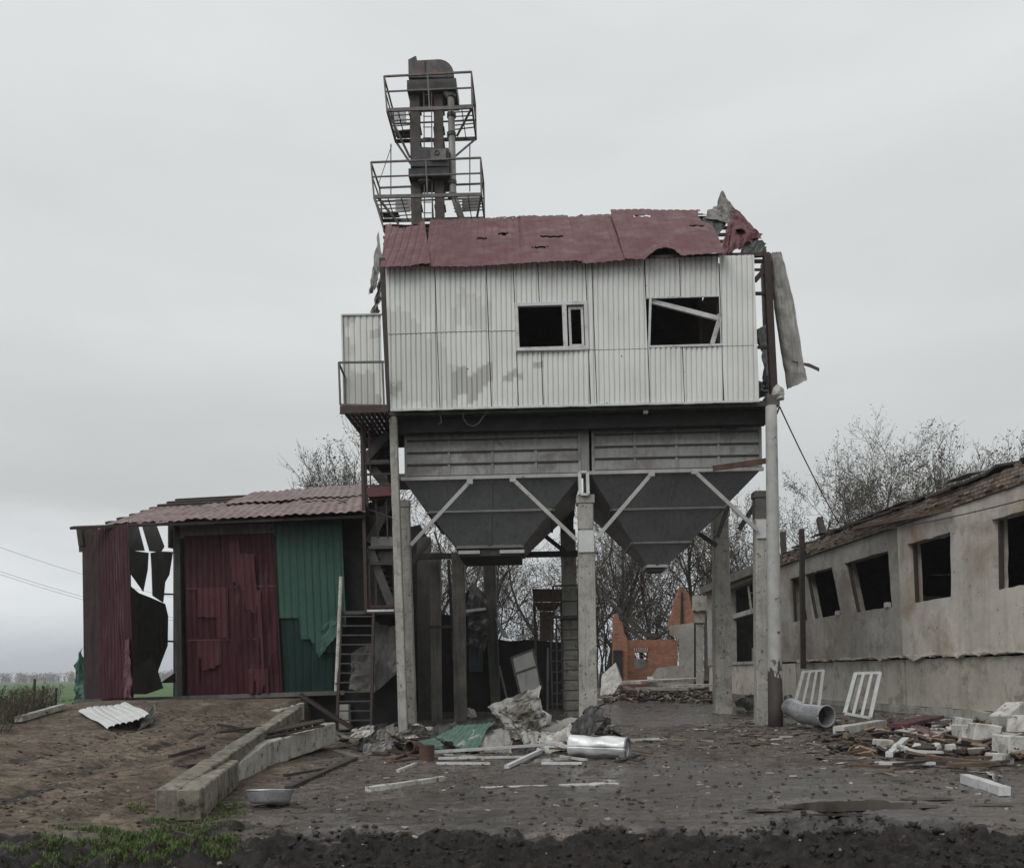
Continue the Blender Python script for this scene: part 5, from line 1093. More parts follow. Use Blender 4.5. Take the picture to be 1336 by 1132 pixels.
b = MB(); b.beam(BP(34.2, 3.9, .3), BP(37.7, 3.8, .3), .18, .2); b.beam(BP(35.3, 4.9, .1), BP(34.7, 3.8, 0), .06, .08, up=V((0, 1, 0))); b.build('fallen_lintel', MT['concrete'], barn)
b = MB(); b.box(BP(36.0, 2.05, .9), (.7, .8, .6)); b.build('brick_lump', MT['brick'], barn)
# end pillars
b = MB()
q = lambda x0, x1, y0, y1, Y0, Y1: b.hexa([U(x0, y1, Y0), U(x1, y1, Y0), U(x1, y1, Y1), U(x0, y1, Y1), U(x0, y0, Y0), U(x1, y0, Y0), U(x1, y0, Y1), U(x0, y0, Y1)])
q(908, 918, 812, 897, 42, 42.5); q(906, 920, 797, 812, 41.9, 42.6); b.build('end_pillar', MT['concrete'], barn)
b = MB(); q(903, 931, 777, 796, 41.7, 42.7); b.build('lintel_block', MT['concrete'], barn)
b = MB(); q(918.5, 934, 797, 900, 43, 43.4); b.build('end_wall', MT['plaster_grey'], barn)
# ================================================================== BRICK RUIN
ruin = thing('brick_ruin', 'ruined orange brick house wall with broken gable stubs beyond the tower', 'brick ruin', U(850, 900, 46))
YR = 46
def rjit(x, y, k): return U(x + .8*nz(x*.3, y*.3, 1)*k, y + 1.0*nz(x*.31, y*.4, 5)*k, YR)
b = MB(); xs, ysl = [812, 818, 823, 828, 834, 840, 845, 852, 860, 868, 876, 884], [905, 895, 885, 878, 872, 866, 858, 851, 846, 840, 834]
b.holes(xs, ysl, lambda x, y: (828 < x < 845 and 851 < y < 872), lambda x, y, d: rjit(x, y, d == 0 and y < 836) + V((0, d, 0)), .4); b.build('brick_wall', MT['brickred'], ruin)
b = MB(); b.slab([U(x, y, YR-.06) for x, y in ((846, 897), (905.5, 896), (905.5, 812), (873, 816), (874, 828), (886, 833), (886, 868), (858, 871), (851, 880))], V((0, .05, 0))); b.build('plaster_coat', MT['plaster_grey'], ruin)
b = MB(); b.slab([U(x, y, YR+.1) for x, y in ((872, 817), (877, 800), (880, 784), (884, 775), (887, 766), (891, 764), (895, 772), (898, 772), (902, 790), (906, 801), (906, 812))], V((0, .4, 0))); g_ = b.build('gable_stub', MT['brickred'], ruin)
b = MB(); b.slab([U(x, y, YR+.0) for x, y in ((888, 814), (889, 772), (891, 772), (892, 814))], V((0, .09, 0))); b.build('flue_shade_strip', MT['lining'], g_)  # dark strip on the gable face standing in for a shaded slot
b = MB(); b.slab([U(x, y, YR-1.5) for x, y in ((800, 900), (800.5, 806), (803, 800), (806, 799), (808, 808), (812, 812), (814, 824), (818, 832), (818, 900))], V((0, .5, 0))); b.build('wall_stub', MT['brickred'], ruin)
b = MB(); b.slab([U(x, y, YR-.08) for x, y in ((905.8, 812), (909, 812), (909, 896), (905.8, 896))], V((0, .6, 0))); b.build('wall_edge', MT['lining'], ruin)
for k in range(7):
    b = MB(); x = 828.5+k*2.6; b.beam(U(x, 850, YR-.05), U(x+(k-3)*.35, 844.5, YR-.05), .035, .04, up=V((0, 1, 0))); b.build('arch_brick', MT['silicate'], ruin)
b = MB(); b.slab([U(x, y, YR+1.5) for x, y in ((826, 873), (847, 873), (847, 860), (826, 858))], V((0, .1, 0))); b.build('fallen_board', MT['greysheet'], ruin)
for (x0, y0, x1, y1) in ((806, 800, 850, 833), (812, 812, 838, 834), (822, 806, 846, 832), (815, 822, 858, 828), (850, 834, 874, 822), (786, 775, 812, 800)):
    b = MB(); b.beam(U(x0, y0, YR+2), U(x1, y1, YR+1.2), .16, .14); b.build('fallen_rafter', MT['wooddark'], ruin)
b = MB(); q(800, 812, 848, 885, YR-1.62, YR-1.55); b.build('opening_shade_plate', MT['lining'], ruin)  # dark plate before the wall stub, painting the shade of an opening
# ================================================================== DARK BACKDROP under and behind the tower
an = thing('shade_backdrop', 'added dark shade annex with ragged top behind the left columns of the tower', 'backdrop', U(630, 930, 27.5))
YA = 27.5
b = MB(); b.slab([U(x, y, YA) for x, y in ((526, 948), (522, 690), (548, 684), (557, 700), (558, 800), (592, 802), (598, 752), (606, 775), (612, 768), (616, 790), (622, 800), (640, 806), (642, 832), (664, 836), (690, 834), (736, 838), (742, 938), (742, 948))], V((0, .12, 0))); b.build('wall', MT['lining'], an)  # near-black slab added for the dark mass under the tower
b = MB(); q(528, 736, 928, 944, 24.6, 27.4); b.build('plinth', MT['concrete_dark'], an)
b = MB(); b.grid(60, 3, lambda u, v: U(lerp(612, 630, u), lerp(876, 838, v), YA-.2) - V((0, .02*trap(u*5), 0))); b.build('blue_panel', M('slate_blue_sheet', (.045,.055,.065), (.032,.04,.047), 2, .5), an, solid=.004)
for (x0, y0, x1, y1) in ((540, 760, 560, 758), (540, 735, 545, 900), (604, 840, 640, 836), (556, 700, 556, 930), (585, 730, 592, 860)):
    b = MB(); b.beam(U(x0, y0, YA-.4), U(x1, y1, YA-.4), .09, .09, up=V((0, 1, 0))); b.build('frame_bar', MT['steel'], an)
b = MB(); crumple(b, [U(606, 800, 26.2), U(640, 828, 26), U(616, 758, 26.4), U(634, 775, 26)], 8, 8, .15, 2, 61, wig=.08); b.build('hanging_sheet', MT['darksheet'], an, solid=.004)
b = MB(); crumple(b, [U(612, 838, 26.2), U(632, 850, 26), U(612, 800, 26.4), U(640, 806, 26)], 8, 8, .15, 2, 66, wig=.08); b.build('hanging_sheet', MT['darksheet'], an, solid=.004)
b = MB(); b.slab([U(x, y, 26.0) for x, y in ((608, 795), (634, 792), (634, 795.5), (608, 798.5))], V((0, .1, 0))); b.build('pale_strip', MT['whitemetal'], an)
b = MB(); b.slab([U(x, y, 26.6) for x, y in ((646, 806), (650, 808), (665, 833), (656, 831))], V((0, .08, 0))); b.build('pale_board', MT['whitemetal'], an)
b = MB(); b.slab([U(x, y, 26.4) for x, y in ((672, 833), (694, 824), (694, 827), (676, 836))], V((0, .08, 0))); b.build('pale_board', MT['whitemetal'], an)
b = MB(); crumple(b, [U(606, 935, 23.5), U(622, 935, 23.3), U(609, 922, 23.7), U(620, 926, 23.5)], 6, 6, .06, 3, 67, wig=.2); tag(b.build('paper_scrap', MT['dirtywhite'], solid=.004), 'small white scrap at the foot of the dark columns', 'scrap')
# rusty funnel
fn_ = thing('rusty_funnel', 'brown rusty funnel on a square spout behind the tower', 'funnel', U(716, 900, 25.6))
YF = 25.6; b = MB()
def frus(x0, x1, y0, X0, X1, y1, w0, w1):
    b.hexa([U(X0, y1, YF-w1), U(X1, y1, YF-w1), U(X1, y1, YF+w1), U(X0, y1, YF+w1), U(x0, y0, YF-w0), U(x1, y0, YF-w0), U(x1, y0, YF+w0), U(x0, y0, YF+w0)])
frus(694, 736, 768, 696, 734, 785, .5, .5); frus(696, 734, 785.5, 703, 724, 797, .5, .3); b.build('cone', MT['funnelrust'], fn_)
b = MB(); frus(704, 723, 797.5, 704, 722, 836, .25, .25); b.build('spout', MT['funnelrust'], fn_)
for x in (697, 732):
    b = MB(); b.beam(U(x+4, 930, YF+.3), U(x, 786, YF+.3), .08, .08, up=V((0, 1, 0))); b.build('leg', MT['funnelrust'], fn_)
# ladder and platform on the middle rear column
ldr = thing('column_ladder', 'thin dark ladder with a small railed platform on the middle rear column', 'ladder', FP(744, 928, 4.4))
for x0, x1 in ((732, 735), (753.5, 756)):
    b = MB(); b.beam(FP(x1, 930, 4.4), FP(x0, 768, 4.4), .05, .05, up=TD); b.build('ladder_rail', MT['steel'], ldr)
for k in range(10):
    b = MB(); y = 808+k*13.2; b.beam(FP(731.5, y, 4.36), FP(755, y-.5, 4.36), .045, .055, up=TD); b.build('rung', MT['steel'], ldr)
b = MB(); b.beam(FP(714, 805, 4.2), FP(757, 804, 4.2), .08, .09, up=TD); b.beam(FP(714, 805, 5.0), FP(757, 804, 5.0), .08, .09, up=TD); b.build('platform', MT['steel'], ldr)
b = MB()
for (x0, y0, x1, y1) in ((722, 764, 757, 763), (722, 764, 723, 804), (756, 763, 757, 804), (722, 784, 757, 784), (718, 806, 721, 930), (726, 806, 727, 930)): b.beam(FP(x0, y0, 4.2), FP(x1, y1, 4.2), .045, .045, up=TD)
for k in range(8): y = 820+k*14; b.beam(FP(719, y, 4.2), FP(733, y, 4.2), .035, .035, up=TD)
b.build('railing', MT['steel'], ldr)
# leaning grey double panel
cp = thing('leaning_cabinet_door', 'grey two panel metal door leaning in the dark behind the crumpled sheets', 'metal door', U(690, 905, 21.5))
b = MB(); b.slab([U(x, y, 21.4) for x, y in ((669, 859), (694, 849), (699, 868), (673, 877))], V((0, .05, 0))); b.build('upper_panel', MT['galv'], cp)
b = MB(); b.slab([U(x, y, 21.3) for x, y in ((674, 880), (700, 871), (705, 897), (680, 905))], V((0, .05, 0))); b.build('lower_panel', MT['galv'], cp)
b = MB()
for p0, p1 in (((667, 858), (679, 908)), ((695, 847), (707, 898)), ((667, 858), (695, 847)), ((673, 879), (700, 870))): b.beam(U(*p0, 21.44), U(*p1, 21.42), .05, .06, up=V((0, 1, 0)))
b.build('frame', MT['steel'], cp)
for i, (x0, y0, x1, y1, Y, lab) in enumerate(((651, 868, 668, 925, 22.5, 'thin slanted pipe left of the leaning grey door'), (715, 845, 714, 935, 22.5, 'thin upright pipe right of the leaning grey door'))):
    b = MB(); p = U(x1, y1, Y); b.tube(V((p.x, p.y, H0(p.x, p.y))), U(x0, y0, Y), .035, 6); tag(b.build('pipe', MT['rail']), lab, 'pipe')
# ================================================================== TREES
def gen_tree(seed, h, r0, stems, leaves, lv=(9, 7, 6), spread=1.0, low=.22):
    rn_ = random.Random(seed); wood, crown = MB(), MB(); tips = []
    def branch(p, d, L, r, level, mb):
        n = (8, 6, 4, 3)[level]; pts = [p]; q = V(p); dd = V(d)
        for k in range(n):
            dd = (dd + V((rn_.gauss(0, .16), rn_.gauss(0, .16), rn_.gauss(.05, .12) + .05*(level > 0)))).normalized(); q = q + dd*(L/n); pts.append(V(q))
        mb.path(pts, r, (7, 5, 3, 3)[level], r*(.35 if level == 0 else .3), cap=False)
        if level == 3: tips.extend(pts[1:]); return
        m = lv[level]; tgt = wood if level == 0 else crown
        for k in range(m):
            t = lerp(low if level == 0 else .25, 1.0, (k+rn_.random()*.8)/m); i = min(int(t*n), n-1); a = pts[i].lerp(pts[i+1], t*n-i)
            loc = (pts[i+1]-pts[i]).normalized(); side = loc.orthogonal(); side.rotate(Matrix.Rotation(rn_.uniform(0, 2*pi), 3, loc)); an_ = rn_.uniform(.45, 1.0)*spread
            nd = (loc*cos(an_) + side*sin(an_)).normalized(); rl2 = r*lerp(1, .35, t)*rn_.uniform(.35, .55)
            branch(a, nd, L*((.52, .50, .48)[level])*rn_.uniform(.65, 1.15)*(1.15-(.45*t if level == 0 else .4*t)), max(rl2, .013), level+1, tgt)
    for s_ in range(stems):
        a = rn_.uniform(0, 2*pi); tilt = rn_.uniform(.05, .28) if stems > 1 else rn_.uniform(0, .08)
        branch(V((cos(a)*.25*(stems > 1), sin(a)*.25*(stems > 1), -.2)), V((cos(a)*tilt, sin(a)*tilt, 1)).normalized(), h*rn_.uniform(.78, 1.0)*.86, r0*(1 if stems == 1 else .7), 0, wood)
    crown.cm = 1
    for _ in range(leaves):
        p = rn_.choice(tips) + V((rn_.gauss(0, .12), rn_.gauss(0, .12), rn_.gauss(0, .12))); s2 = rn_.uniform(.04, .085); a = V((rn_.gauss(0, 1), rn_.gauss(0, 1), rn_.gauss(0, 1))).normalized()*s2; c = a.orthogonal().normalized()*s2*.6
        crown.add([p-a, p+c, p+a, p-c], [(0, 1, 2, 3)])
    def me(mb, name, mats):
        m_ = bpy.data.meshes.new(name); m_.from_pydata(mb.v, [], mb.f)
        for x in mats: m_.materials.append(x)
        m_.polygons.foreach_set('material_index', mb.m); m_.update(); return m_
    return me(wood, 'trunk', [MT['bark']]), me(crown, 'crown', [MT['twig'], MT['leaf']])
KIND = {'a': gen_tree(1, 16, .22, 2, 9000, (16, 10, 8), .85, .3), 'b': gen_tree(2, 16, .24, 1, 1200, (20, 10, 8), .75, .3), 'c': gen_tree(3, 16, .28, 3, 2500, (12, 9, 7), .8, .22), 'd': gen_tree(5, 14, .2, 3, 4500, (13, 9, 7), .85, .18), 's': gen_tree(7, 6, .07, 9, 1200, (7, 5, 3), .8, .1)}
def plant(kind, px, Y, top, label, rz, name='bare_tree', cat='tree', href=16, group='bare trees behind the buildings'):
    b0 = U(px, 880, Y); z0 = H0(b0.x, b0.y) if abs(b0.x) < 80 else 0; z1 = U(px, top, Y).z; s_ = (z1-z0)/href
    o = thing(name, label, cat, V((b0.x, b0.y, z0-.1)), group); o.rotation_euler = (0, 0, rz); o.scale = (s_,)*3
    for m_, nm in zip(KIND[kind], ('trunk', 'crown')):
        c_ = bpy.data.objects.new(nm, m_); COL.objects.link(c_); c_.parent = o
    return o
plant('a', 1138, 50, 545, 'tall tree with many small dry leaves, left of the two tallest above the barn eave', 0)
plant('b', 1200, 54, 512, 'slender bare tree just right of the leafy tree above the barn eave', 1.0)
plant('d', 1290, 60, 532, 'bare tree above the right end of the barn roof', 2.3, href=14)
plant('a', 1062, 56, 618, 'lower leafy tree beside the pale round pole', 4.0)
plant('c', 1028, 62, 655, 'small tree crown showing between the right columns and the barn', 2.0)
plant('d', 452, 44, 560, 'wide bare tree rising behind the shed roof', .6, href=14)
plant('b', 378, 50, 548, 'lower tree tip left of the wide tree behind the shed roof', .16)
plant('b', 478, 52, 540, 'bare tree behind the staircase posts', 5.0)
plant('c', 845, 56, 640, 'thick forked bare tree behind the brick ruin', 1.2)
plant('c', 790, 60, 630, 'many stemmed bare tree left of the brick ruin', 3.6)
plant('d', 735, 54, 645, 'tangled bare tree seen right of the rusty funnel', 4.4, href=14)
plant('b', 640, 58, 650, 'bare tree seen left of the rusty funnel', 5.6)
plant('b', 905, 58, 600, 'straight bare tree behind the right hopper', 4.9)
plant('d', 955, 60, 620, 'bare tree filling the gap between the two right columns', 2.7, href=14)
plant('d', 610, 58, 660, 'bare tree seen between the dark columns under the left hopper', .2, href=14)
plant('c', 540, 60, 640, 'bare tree seen low behind the left concrete columns', 4.1)
for px, Y, top, rz, lab in ((700, 58, 760, 2, 'thicket of thin stems behind the rusty funnel'), (782, 50, 720, 4, 'thicket of thin stems left of the brick ruin'), (925, 55, 730, 1, 'thicket of thin stems behind the end pillar of the barn'), (860, 62, 740, 5, 'thicket of thin stems above the orange brick wall')):
    plant('s', px, Y, top, lab, rz, 'bare_shrub', 'shrub', 6, 'thin stemmed shrubs')
# dry weeds at the far left
def gen_weed(seed, h, n):
    rn_ = random.Random(seed); mb = MB()
    for _ in range(n):
        a = rn_.uniform(0, 2*pi); p = V((cos(a)*rn_.uniform(0, .25), sin(a)*rn_.uniform(0, .25), -.05)); d = V((cos(a)*rn_.uniform(0, .5), sin(a)*rn_.uniform(0, .5), 1)).normalized(); pts = [p]
        for k in range(4): d = (d + V((rn_.gauss(0, .15), rn_.gauss(0, .15), 0))).normalized(); pts.append(pts[-1] + d*h*rn_.uniform(.15, .27))
        mb.path(pts, .008, 3, .003, cap=False)
        for k in range(7):
            q_ = rn_.choice(pts[1:]); e = V((rn_.gauss(0, .07), rn_.gauss(0, .07), rn_.gauss(.04, .05))); mb.path([q_, q_+e], .004, 3, cap=False); f_ = q_+e; mb.add([f_, f_+V((.03, 0, .015)), f_+V((.012, .02, .035))], [(0, 1, 2)])
    m_ = bpy.data.meshes.new('dry_weed'); m_.from_pydata(mb.v, [], mb.f); m_.materials.append(MT['weed']); m_.update(); return m_
WM = [gen_weed(s_, 1.0, 34) for s_ in range(3)]; rr = random.Random(17)
wl = [(-6, 940, 1.0), (8, 944, .75), (20, 940, .7), (30, 936, .62), (2, 925, .95), (40, 932, .55), (50, 930, .6), (14, 928, .6), (60, 926, .55), (26, 924, .6), (70, 922, .5), (82, 918, .45), (92, 917, .4), (-4, 955, .6), (36, 921, .6), (48, 918, .55)]
for i, (px, py, s_) in enumerate(wl):
    p = G(px, py); o = bpy.data.objects.new('dry_weed', WM[i % 3]); COL.objects.link(o); o.location = p; o.rotation_euler = (0, 0, rr.uniform(0, 6)); o.scale = (s_*1.2, s_*1.2, s_)
    tag(o, 'brown dry weed clump in the low brush at the left edge of the yard', 'weed', 'dry weeds at the left edge')
# ================================================================== LOOSE THINGS ON THE GROUND
RD = random.Random(77)
def lay(name, p0, p1, w, h, mat, label, cat, lift=0.0, group=None, bevel=None, jag=True, lift1=None):
    a, c = G(*p0), G(*p1); a.z += h*.28+lift; c.z += h*.28+(lift if lift1 is None else lift1); mb = MB(); n = 6; d = (c-a); L = d.length; d.normalize(); x = d.cross(V((0,0,1))).normalized(); y = x.cross(d).normalized()
    vs = []
    for k in range(n+1):
        p = a.lerp(c, k/n); s_ = 1 + .06*nz(k*1.3, a.x, a.y); e = (.25*w*nz(a.x*5, k, 2) if k in (0, n) and jag else 0)
        for sx, sy in ((-1,-1),(1,-1),(1,1),(-1,1)): vs.append(p + x*(sx*w/2*s_) + y*(sy*h/2*s_) + d*e*sx + V((0, 0, .01*nz(k, sx+a.x, sy))))
    mb.add(vs, [(k*4+i, k*4+(i+1) % 4, k*4+4+(i+1) % 4, k*4+4+i) for k in range(n) for i in range(4)] + [(3,2,1,0), (n*4, n*4+1, n*4+2, n*4+3)])
    return tag(mb.build(name, mat, bevel=bevel), label, cat, group)
def sheetobj(name, q, mat, label, cat, nu=24, nv=14, amp=.08, fr=2.5, seed=0, ripple=0, per=.15, wig=.1, solid=.005, group=None, smooth=False):
    mb = MB(); crumple(mb, q, nu, nv, amp, fr, seed, ripple, per, wig); return tag(mb.build(name, mat, solid=solid, smooth=smooth), label, cat, group)
# white corrugated sheet on the ramp
g = lambda px, py, dz=0: G(px, py)+V((0, 0, dz))
mb = MB(); q = [g(140, 955, .03), g(196, 947, .14), g(102, 931, .05), g(165, 922, .10)]
L_ = (q[1]-q[0]).length
mb.grid(96, 8, lambda u, v: bil(*q, u, v) + V((0, 0, .022*trap(u*L_/.115) + .06*nz(u*2, v*2, 3) + .10*u*u*(1-v))))
wsh = thing('corrugated_sheet', 'white corrugated roofing sheet lying on the dirt ramp before the shed', 'metal sheet', G(150, 950))
mb.build('flat_sheet', MT['whitemetal'], wsh, solid=.006)
mb = MB(); crumple(mb, [g(180, 954, .02), g(199, 944, .05), g(192, 940, .16), g(206, 930, .22)], 12, 8, .06, 2, 5, wig=.1); mb.build('curled_edge', MT['graysheet'], wsh, solid=.005)
# concrete beams
def cbeam(name, p0, p1, w, h, label, mat=MT['beam'], notch=False, seed=0, gap0=0.0, gap1=0.0):
    a, c = V(p0), V(p1); d = (c-a).normalized(); x = d.cross(V((0,0,1))).normalized(); up = x.cross(d); n = 26; mb = MB(); vs = []
    prof = ((-1, 0), (1, 0), (1, .5), (1, 1), (0, 1), (-1, 1), (-1, .5))
    for k in range(n+1):
        p = a.lerp(c, k/n)
        for sx, sy in prof: vs.append(p + x*(sx*w/2*(1+.05*nz(k*.9, sx, seed)) + .02*nz(k*2.1, sy, seed+sx)) + up*(sy*h + .03*nz(k*1.7, sx*2, seed+sy)) + d*((.06*nz(sx*3, sy*4, seed)) if k in (0, n) else 0))
    m_ = len(prof); mb.add(vs, [(k*m_+i, k*m_+(i+1) % m_, k*m_+m_+(i+1) % m_, k*m_+m_+i) for k in range(n) for i in range(m_)] + [tuple(range(m_))[::-1], tuple(n*m_+i for i in range(m_))])
    return tag(mb.build(name, mat, bevel=.012), label, 'concrete beam', 'concrete beams beside the ramp')
bA = G(219, 1066); bB = V((-4.55, 17.6, .44)); bA.z = -.02
hA = CAMZ + ray(219, 1030).z*bA.y - bA.z
cbeam('concrete_beam', bA, bB, .225, max(.3, hA), 'long weathered concrete beam edging the ramp, leftmost of the pair', seed=1)
bC = G(247, 1068); bC.z = -.02; bD = V((-3.32, 10.6, .02)); bD.x = U(300, 1020, 10.4).x; bD.y = 10.4; hC = CAMZ + ray(246, 1029).z*bC.y - bC.z
cbeam('concrete_beam', bC, bD, .225, max(.3, hC), 'short dark ended concrete beam beside the long one', seed=5)
def beamq(px0, pyt0, pyb0, Y0, px1, pyt1, pyb1, Y1, w, label, seed):
    a, a2 = U(px0, pyb0, Y0), U(px0, pyt0, Y0); c, c2 = U(px1, pyb1, Y1), U(px1, pyt1, Y1); d = c-a; d.z = 0; d.normalize(); x = V((-d.y, d.x, 0))*w; mb = MB(); n = 20; vs = []
    for k in range(n+1):
        t = k/n; p, q2 = a.lerp(c, t), a2.lerp(c2, t); j = lambda s_: V((.015*nz(k*1.3, s_, seed), .015*nz(k*1.1, s_, seed+1), .03*nz(k*1.7, s_, seed+2)))
        vs += [p+j(0), p.lerp(q2, .5)+j(6), q2+j(1), q2+x*.5+j(2), q2+x+j(3), p+x+j(4)]
    mb.add(vs, [(k*6+i, k*6+(i+1) % 6, k*6+6+(i+1) % 6, k*6+6+i) for k in range(n) for i in range(6)] + [tuple(range(6))[::-1], tuple(n*6+i for i in range(6))])
    return tag(mb.build('concrete_beam', MT['beampale'], bevel=.012), label, 'concrete beam', 'concrete beams beside the ramp')
beamq(297, 1006, 1030, 10.4, 349, 968, 1018, 12.6, .34, 'cracked middle piece of the broken slab beam, flaring downward', 11)
beamq(350, 968, 1001, 12.7, 438, 942, 969, 15.6, .45, 'pale slab beam propped at the ladder side of the ramp', 17)
beamq(366, 926, 948, 16.4, 397, 916, 938, 18.6, .30, 'upright concrete edging at the top of the ramp', 23)
# boards on the beams
for i, (p0, p1, w, h, lift, lab) in enumerate((((283, 956), (345, 966), .10, .05, .10, 'thin dark board lying across the ramp edge, upper one'), ((284, 966), (340, 955), .08, .04, .08, 'thin dark board crossing another on the ramp edge'), ((222, 999), (266, 981), .05, .05, .05, 'bent dark angle iron on the ramp'), ((240, 1000), (252, 996), .10, .05, .0, 'short rusty stub by the angle iron'))):
    lay('board', p0, p1, w, h, MT['wooddark'], lab, 'board', lift)
pal = thing('wooden_pallet', 'broken dark wooden pallet on the pale slab beam', 'pallet', U(385, 952, 13.8))
for k, (dy, Y) in enumerate(((0, 13.2), (-4, 13.7), (-8, 14.3))):
    mb = MB(); mb.beam(U(343, 957+dy*.5, Y), U(421, 941+dy*.3, Y+1.2), .11, .03); mb.build('slat', MT['wooddark'], pal)
for k in range(7):
    x = 347+k*11; mb = MB(); mb.box(U(x, 959-k*2.3, 13.25+k*.17), (.10, .12, .10)); mb.build('block', MT['wooddark'], pal)
for k in range(2):
    mb = MB(); mb.beam(U(343+k*2, 963-k, 13.1), U(421, 946, 14.3+k*.1), .09, .025); mb.build('slat', MT['wooddark'], pal)
# basin
p = G(352, 1052); bs_ = thing('metal_basin', 'dented galvanised basin tipped on the mud by the beams', 'basin', p)
mb = MB(); n = 28
def bas(u, v):
    a = u*2*pi; t = v
    if t < .45: r = .20*t/.45; z = .03
    else: r = lerp(.20, .24, (t-.45)/.55); z = .03+.13*(t-.45)/.55
    q_ = V((r*cos(a)*(1+.05*nz(cos(a), sin(a))), r*sin(a)*.95, z)); q_.rotate(Matrix.Rotation(radians(-9), 3, 'X')); return p + q_
mb.grid(n, 10, bas); mb.build('bowl', MT['ductmetal'], bs_, smooth=True, solid=.006)
mb = MB(); mb.path([bas(k/n, 1.0) for k in range(n+1)], .012, 6); mb.build('rim', MT['ductmetal'], bs_, smooth=True)
# planks between beams and tower
for i, (p0, p1, w, h, mat, lab) in enumerate((((376, 1028), (463, 991), .10, .05, 'wooddark', 'long dark plank pointing at the tower from the basin'), ((372, 1012), (425, 1004), .08, .05, 'wooddark', 'short dark plank behind the basin'), ((412, 972), (470, 988), .16, .03, 'graysheet', 'flat grey strip near the ladder foot'), ((425, 980), (468, 972), .12, .04, 'rust', 'rusty strip near the ladder foot'), ((470, 978), (505, 986), .14, .05, 'wooddark', 'dark board below the left column'), ((505, 996), (580, 985), .06, .04, 'wood', 'thin brown stick by the rusty drum'))):
    lay('plank', p0, p1, w, h, MT[mat], lab, 'plank')
for i, (x, y, s_, mat, lab) in enumerate(((455, 972, .3, 'graysheet', 'grey crumpled scrap near the ladder foot'), (487, 979, .35, 'darksheet', 'dark crumpled scrap before the left column'), (500, 968, .3, 'dirtywhite', 'pale torn scrap at the left column foot'), (519, 968, .22, 'rust', 'rusty crumpled scrap right of the left column foot'), (474, 962, .3, 'dirtywhite', 'pale scrap between ladder and left column'))):
    c0 = G(x, y); a = RD.uniform(0, 3); ex = V((cos(a), sin(a), .1))*s_; ey = V((-sin(a), cos(a), .5))*s_*.6
    sheetobj('metal_scrap', [c0-ex, c0+ex, c0-ex*.7+ey+V((0,0,s_*.3)), c0+ex*.8+ey+V((0,0,s_*.5))], MT[mat], lab, 'scrap', 10, 8, s_*.35, 2.5, x, wig=.3)
# white poles and strips in front
lay('white_pole', (480, 1031), (579, 1018), .10, .07, MT['dirtywhite'], 'white painted pole with black scuffs, nearest on the open ground', 'pole')
lay('white_strip', (519, 1006), (543, 998), .05, .05, MT['dirtywhite'], 'tiny white stick with a hooked end above the scuffed pole', 'stick')
lay('white_strip', (633, 1028), (806, 1022), .06, .02, MT['pvc'], 'long thin white strip lying flat on the mud', 'strip')
lay('white_strip', (770, 1024), (800, 1018), .16, .015, MT['dirtywhite'], 'thin pale shard at the right end of the long strip', 'strip')
for i, (p0, p1, w, h, l0, l1, lab) in enumerate((((566, 991), (725, 982), .05, .045, .10, .14, 'topmost long white rail of the flat bundle'), ((572, 993), (690, 990), .045, .035, .03, .02, 'middle white rail of the flat bundle'), ((570, 997), (640, 998), .045, .035, .0, .0, 'lowest white rail of the flat bundle'), ((661, 1003), (706, 986), .065, .05, .02, .06, 'short white rail lying askew against the bundle'), ((708, 997), (759, 998), .10, .035, .0, .0, 'flat white batten right of the rail bundle'), ((714, 978), (770, 986), .08, .05, .12, .02, 'short white rail under the shiny tube'), ((820, 968), (860, 967), .06, .04, .02, .02, 'pale rod right of the shiny tube'))):
    lay('white_rail', p0, p1, w, h, MT['pvc'] if i != 6 else MT['dirtywhite'], lab, 'rail', l0, 'white rails scattered in front of the tower', lift1=l1)
# rusty drum and ring
p = G(557, 993); dm = thing('rusty_drum', 'small rusty cut drum standing at the left end of the white rails', 'drum', p)
mb = MB(); mb.path([p+V((0, 0, z)) for z in (0, .12, .24)], .115, 16, cap=False); mb.build('shell', MT['rust'], dm, smooth=False, solid=.008)
mb = MB(); mb.path([p+V((.118*cos(k/12*2*pi), .118*sin(k/12*2*pi), .23)) for k in range(13)], .012, 5); mb.build('rim', MT['rust'], dm)
p = G(540, 983); mb = MB(); d = V((-.5, -.85, .1)).normalized(); mb.path([p+V((0, 0, .11))+d*t for t in (-.12, 0, .12)], .10, 14, cap=False); tag(mb.build('pipe_ring', MT['rust'], solid=.01), 'rusty pipe ring lying open toward the viewer beside the drum', 'pipe ring')
# crumpled sheets
sheetobj('green_sheet', [g(513, 977, .02), g(618, 985, .02), U(562, 962, 16.2), U(646, 938, 16.0)], MT['greenrag'], 'crumpled faded green roofing sheet draped over dark debris', 'metal sheet', 70, 22, .09, 1.5, 3, .02, .17, .05, smooth=False)
mb = MB()
rl3 = random.Random(8)
for k in range(16): lump(mb, V((lerp(-1.5, -.2, rl3.random()), rl3.uniform(16.0, 17.6), rl3.uniform(0, .25))), rl3.uniform(.15, .38), .7, rl3)
tag(mb.build('debris_heap', MT['lining']), 'dark heap of debris under the green and grey sheets', 'debris heap', kind='stuff')  # near-black lumps filling the hollow under the green sheet
gs = thing('crumpled_sheet', 'large grey sheet folded to a raised point before the middle column', 'metal sheet', G(680, 968))
mb = MB(); crumple(mb, [U(684, 962, 15.6), U(712, 945, 15.2), U(638, 921, 15.9), U(704, 894, 15.4)], 26, 22, .10, 2.2, 3, .02, .14, .12); mb.build('upright_fold', MT['greysheet'], gs, solid=.006)
mb = MB(); crumple(mb, [U(672, 965, 15.2), U(693, 958, 14.8), U(641, 922, 15.6), U(672, 936, 15.0)], 12, 14, .08, 2.5, 6, 0, .14, .2); mb.build('side_fold', MT['greysheet'], gs, solid=.006)
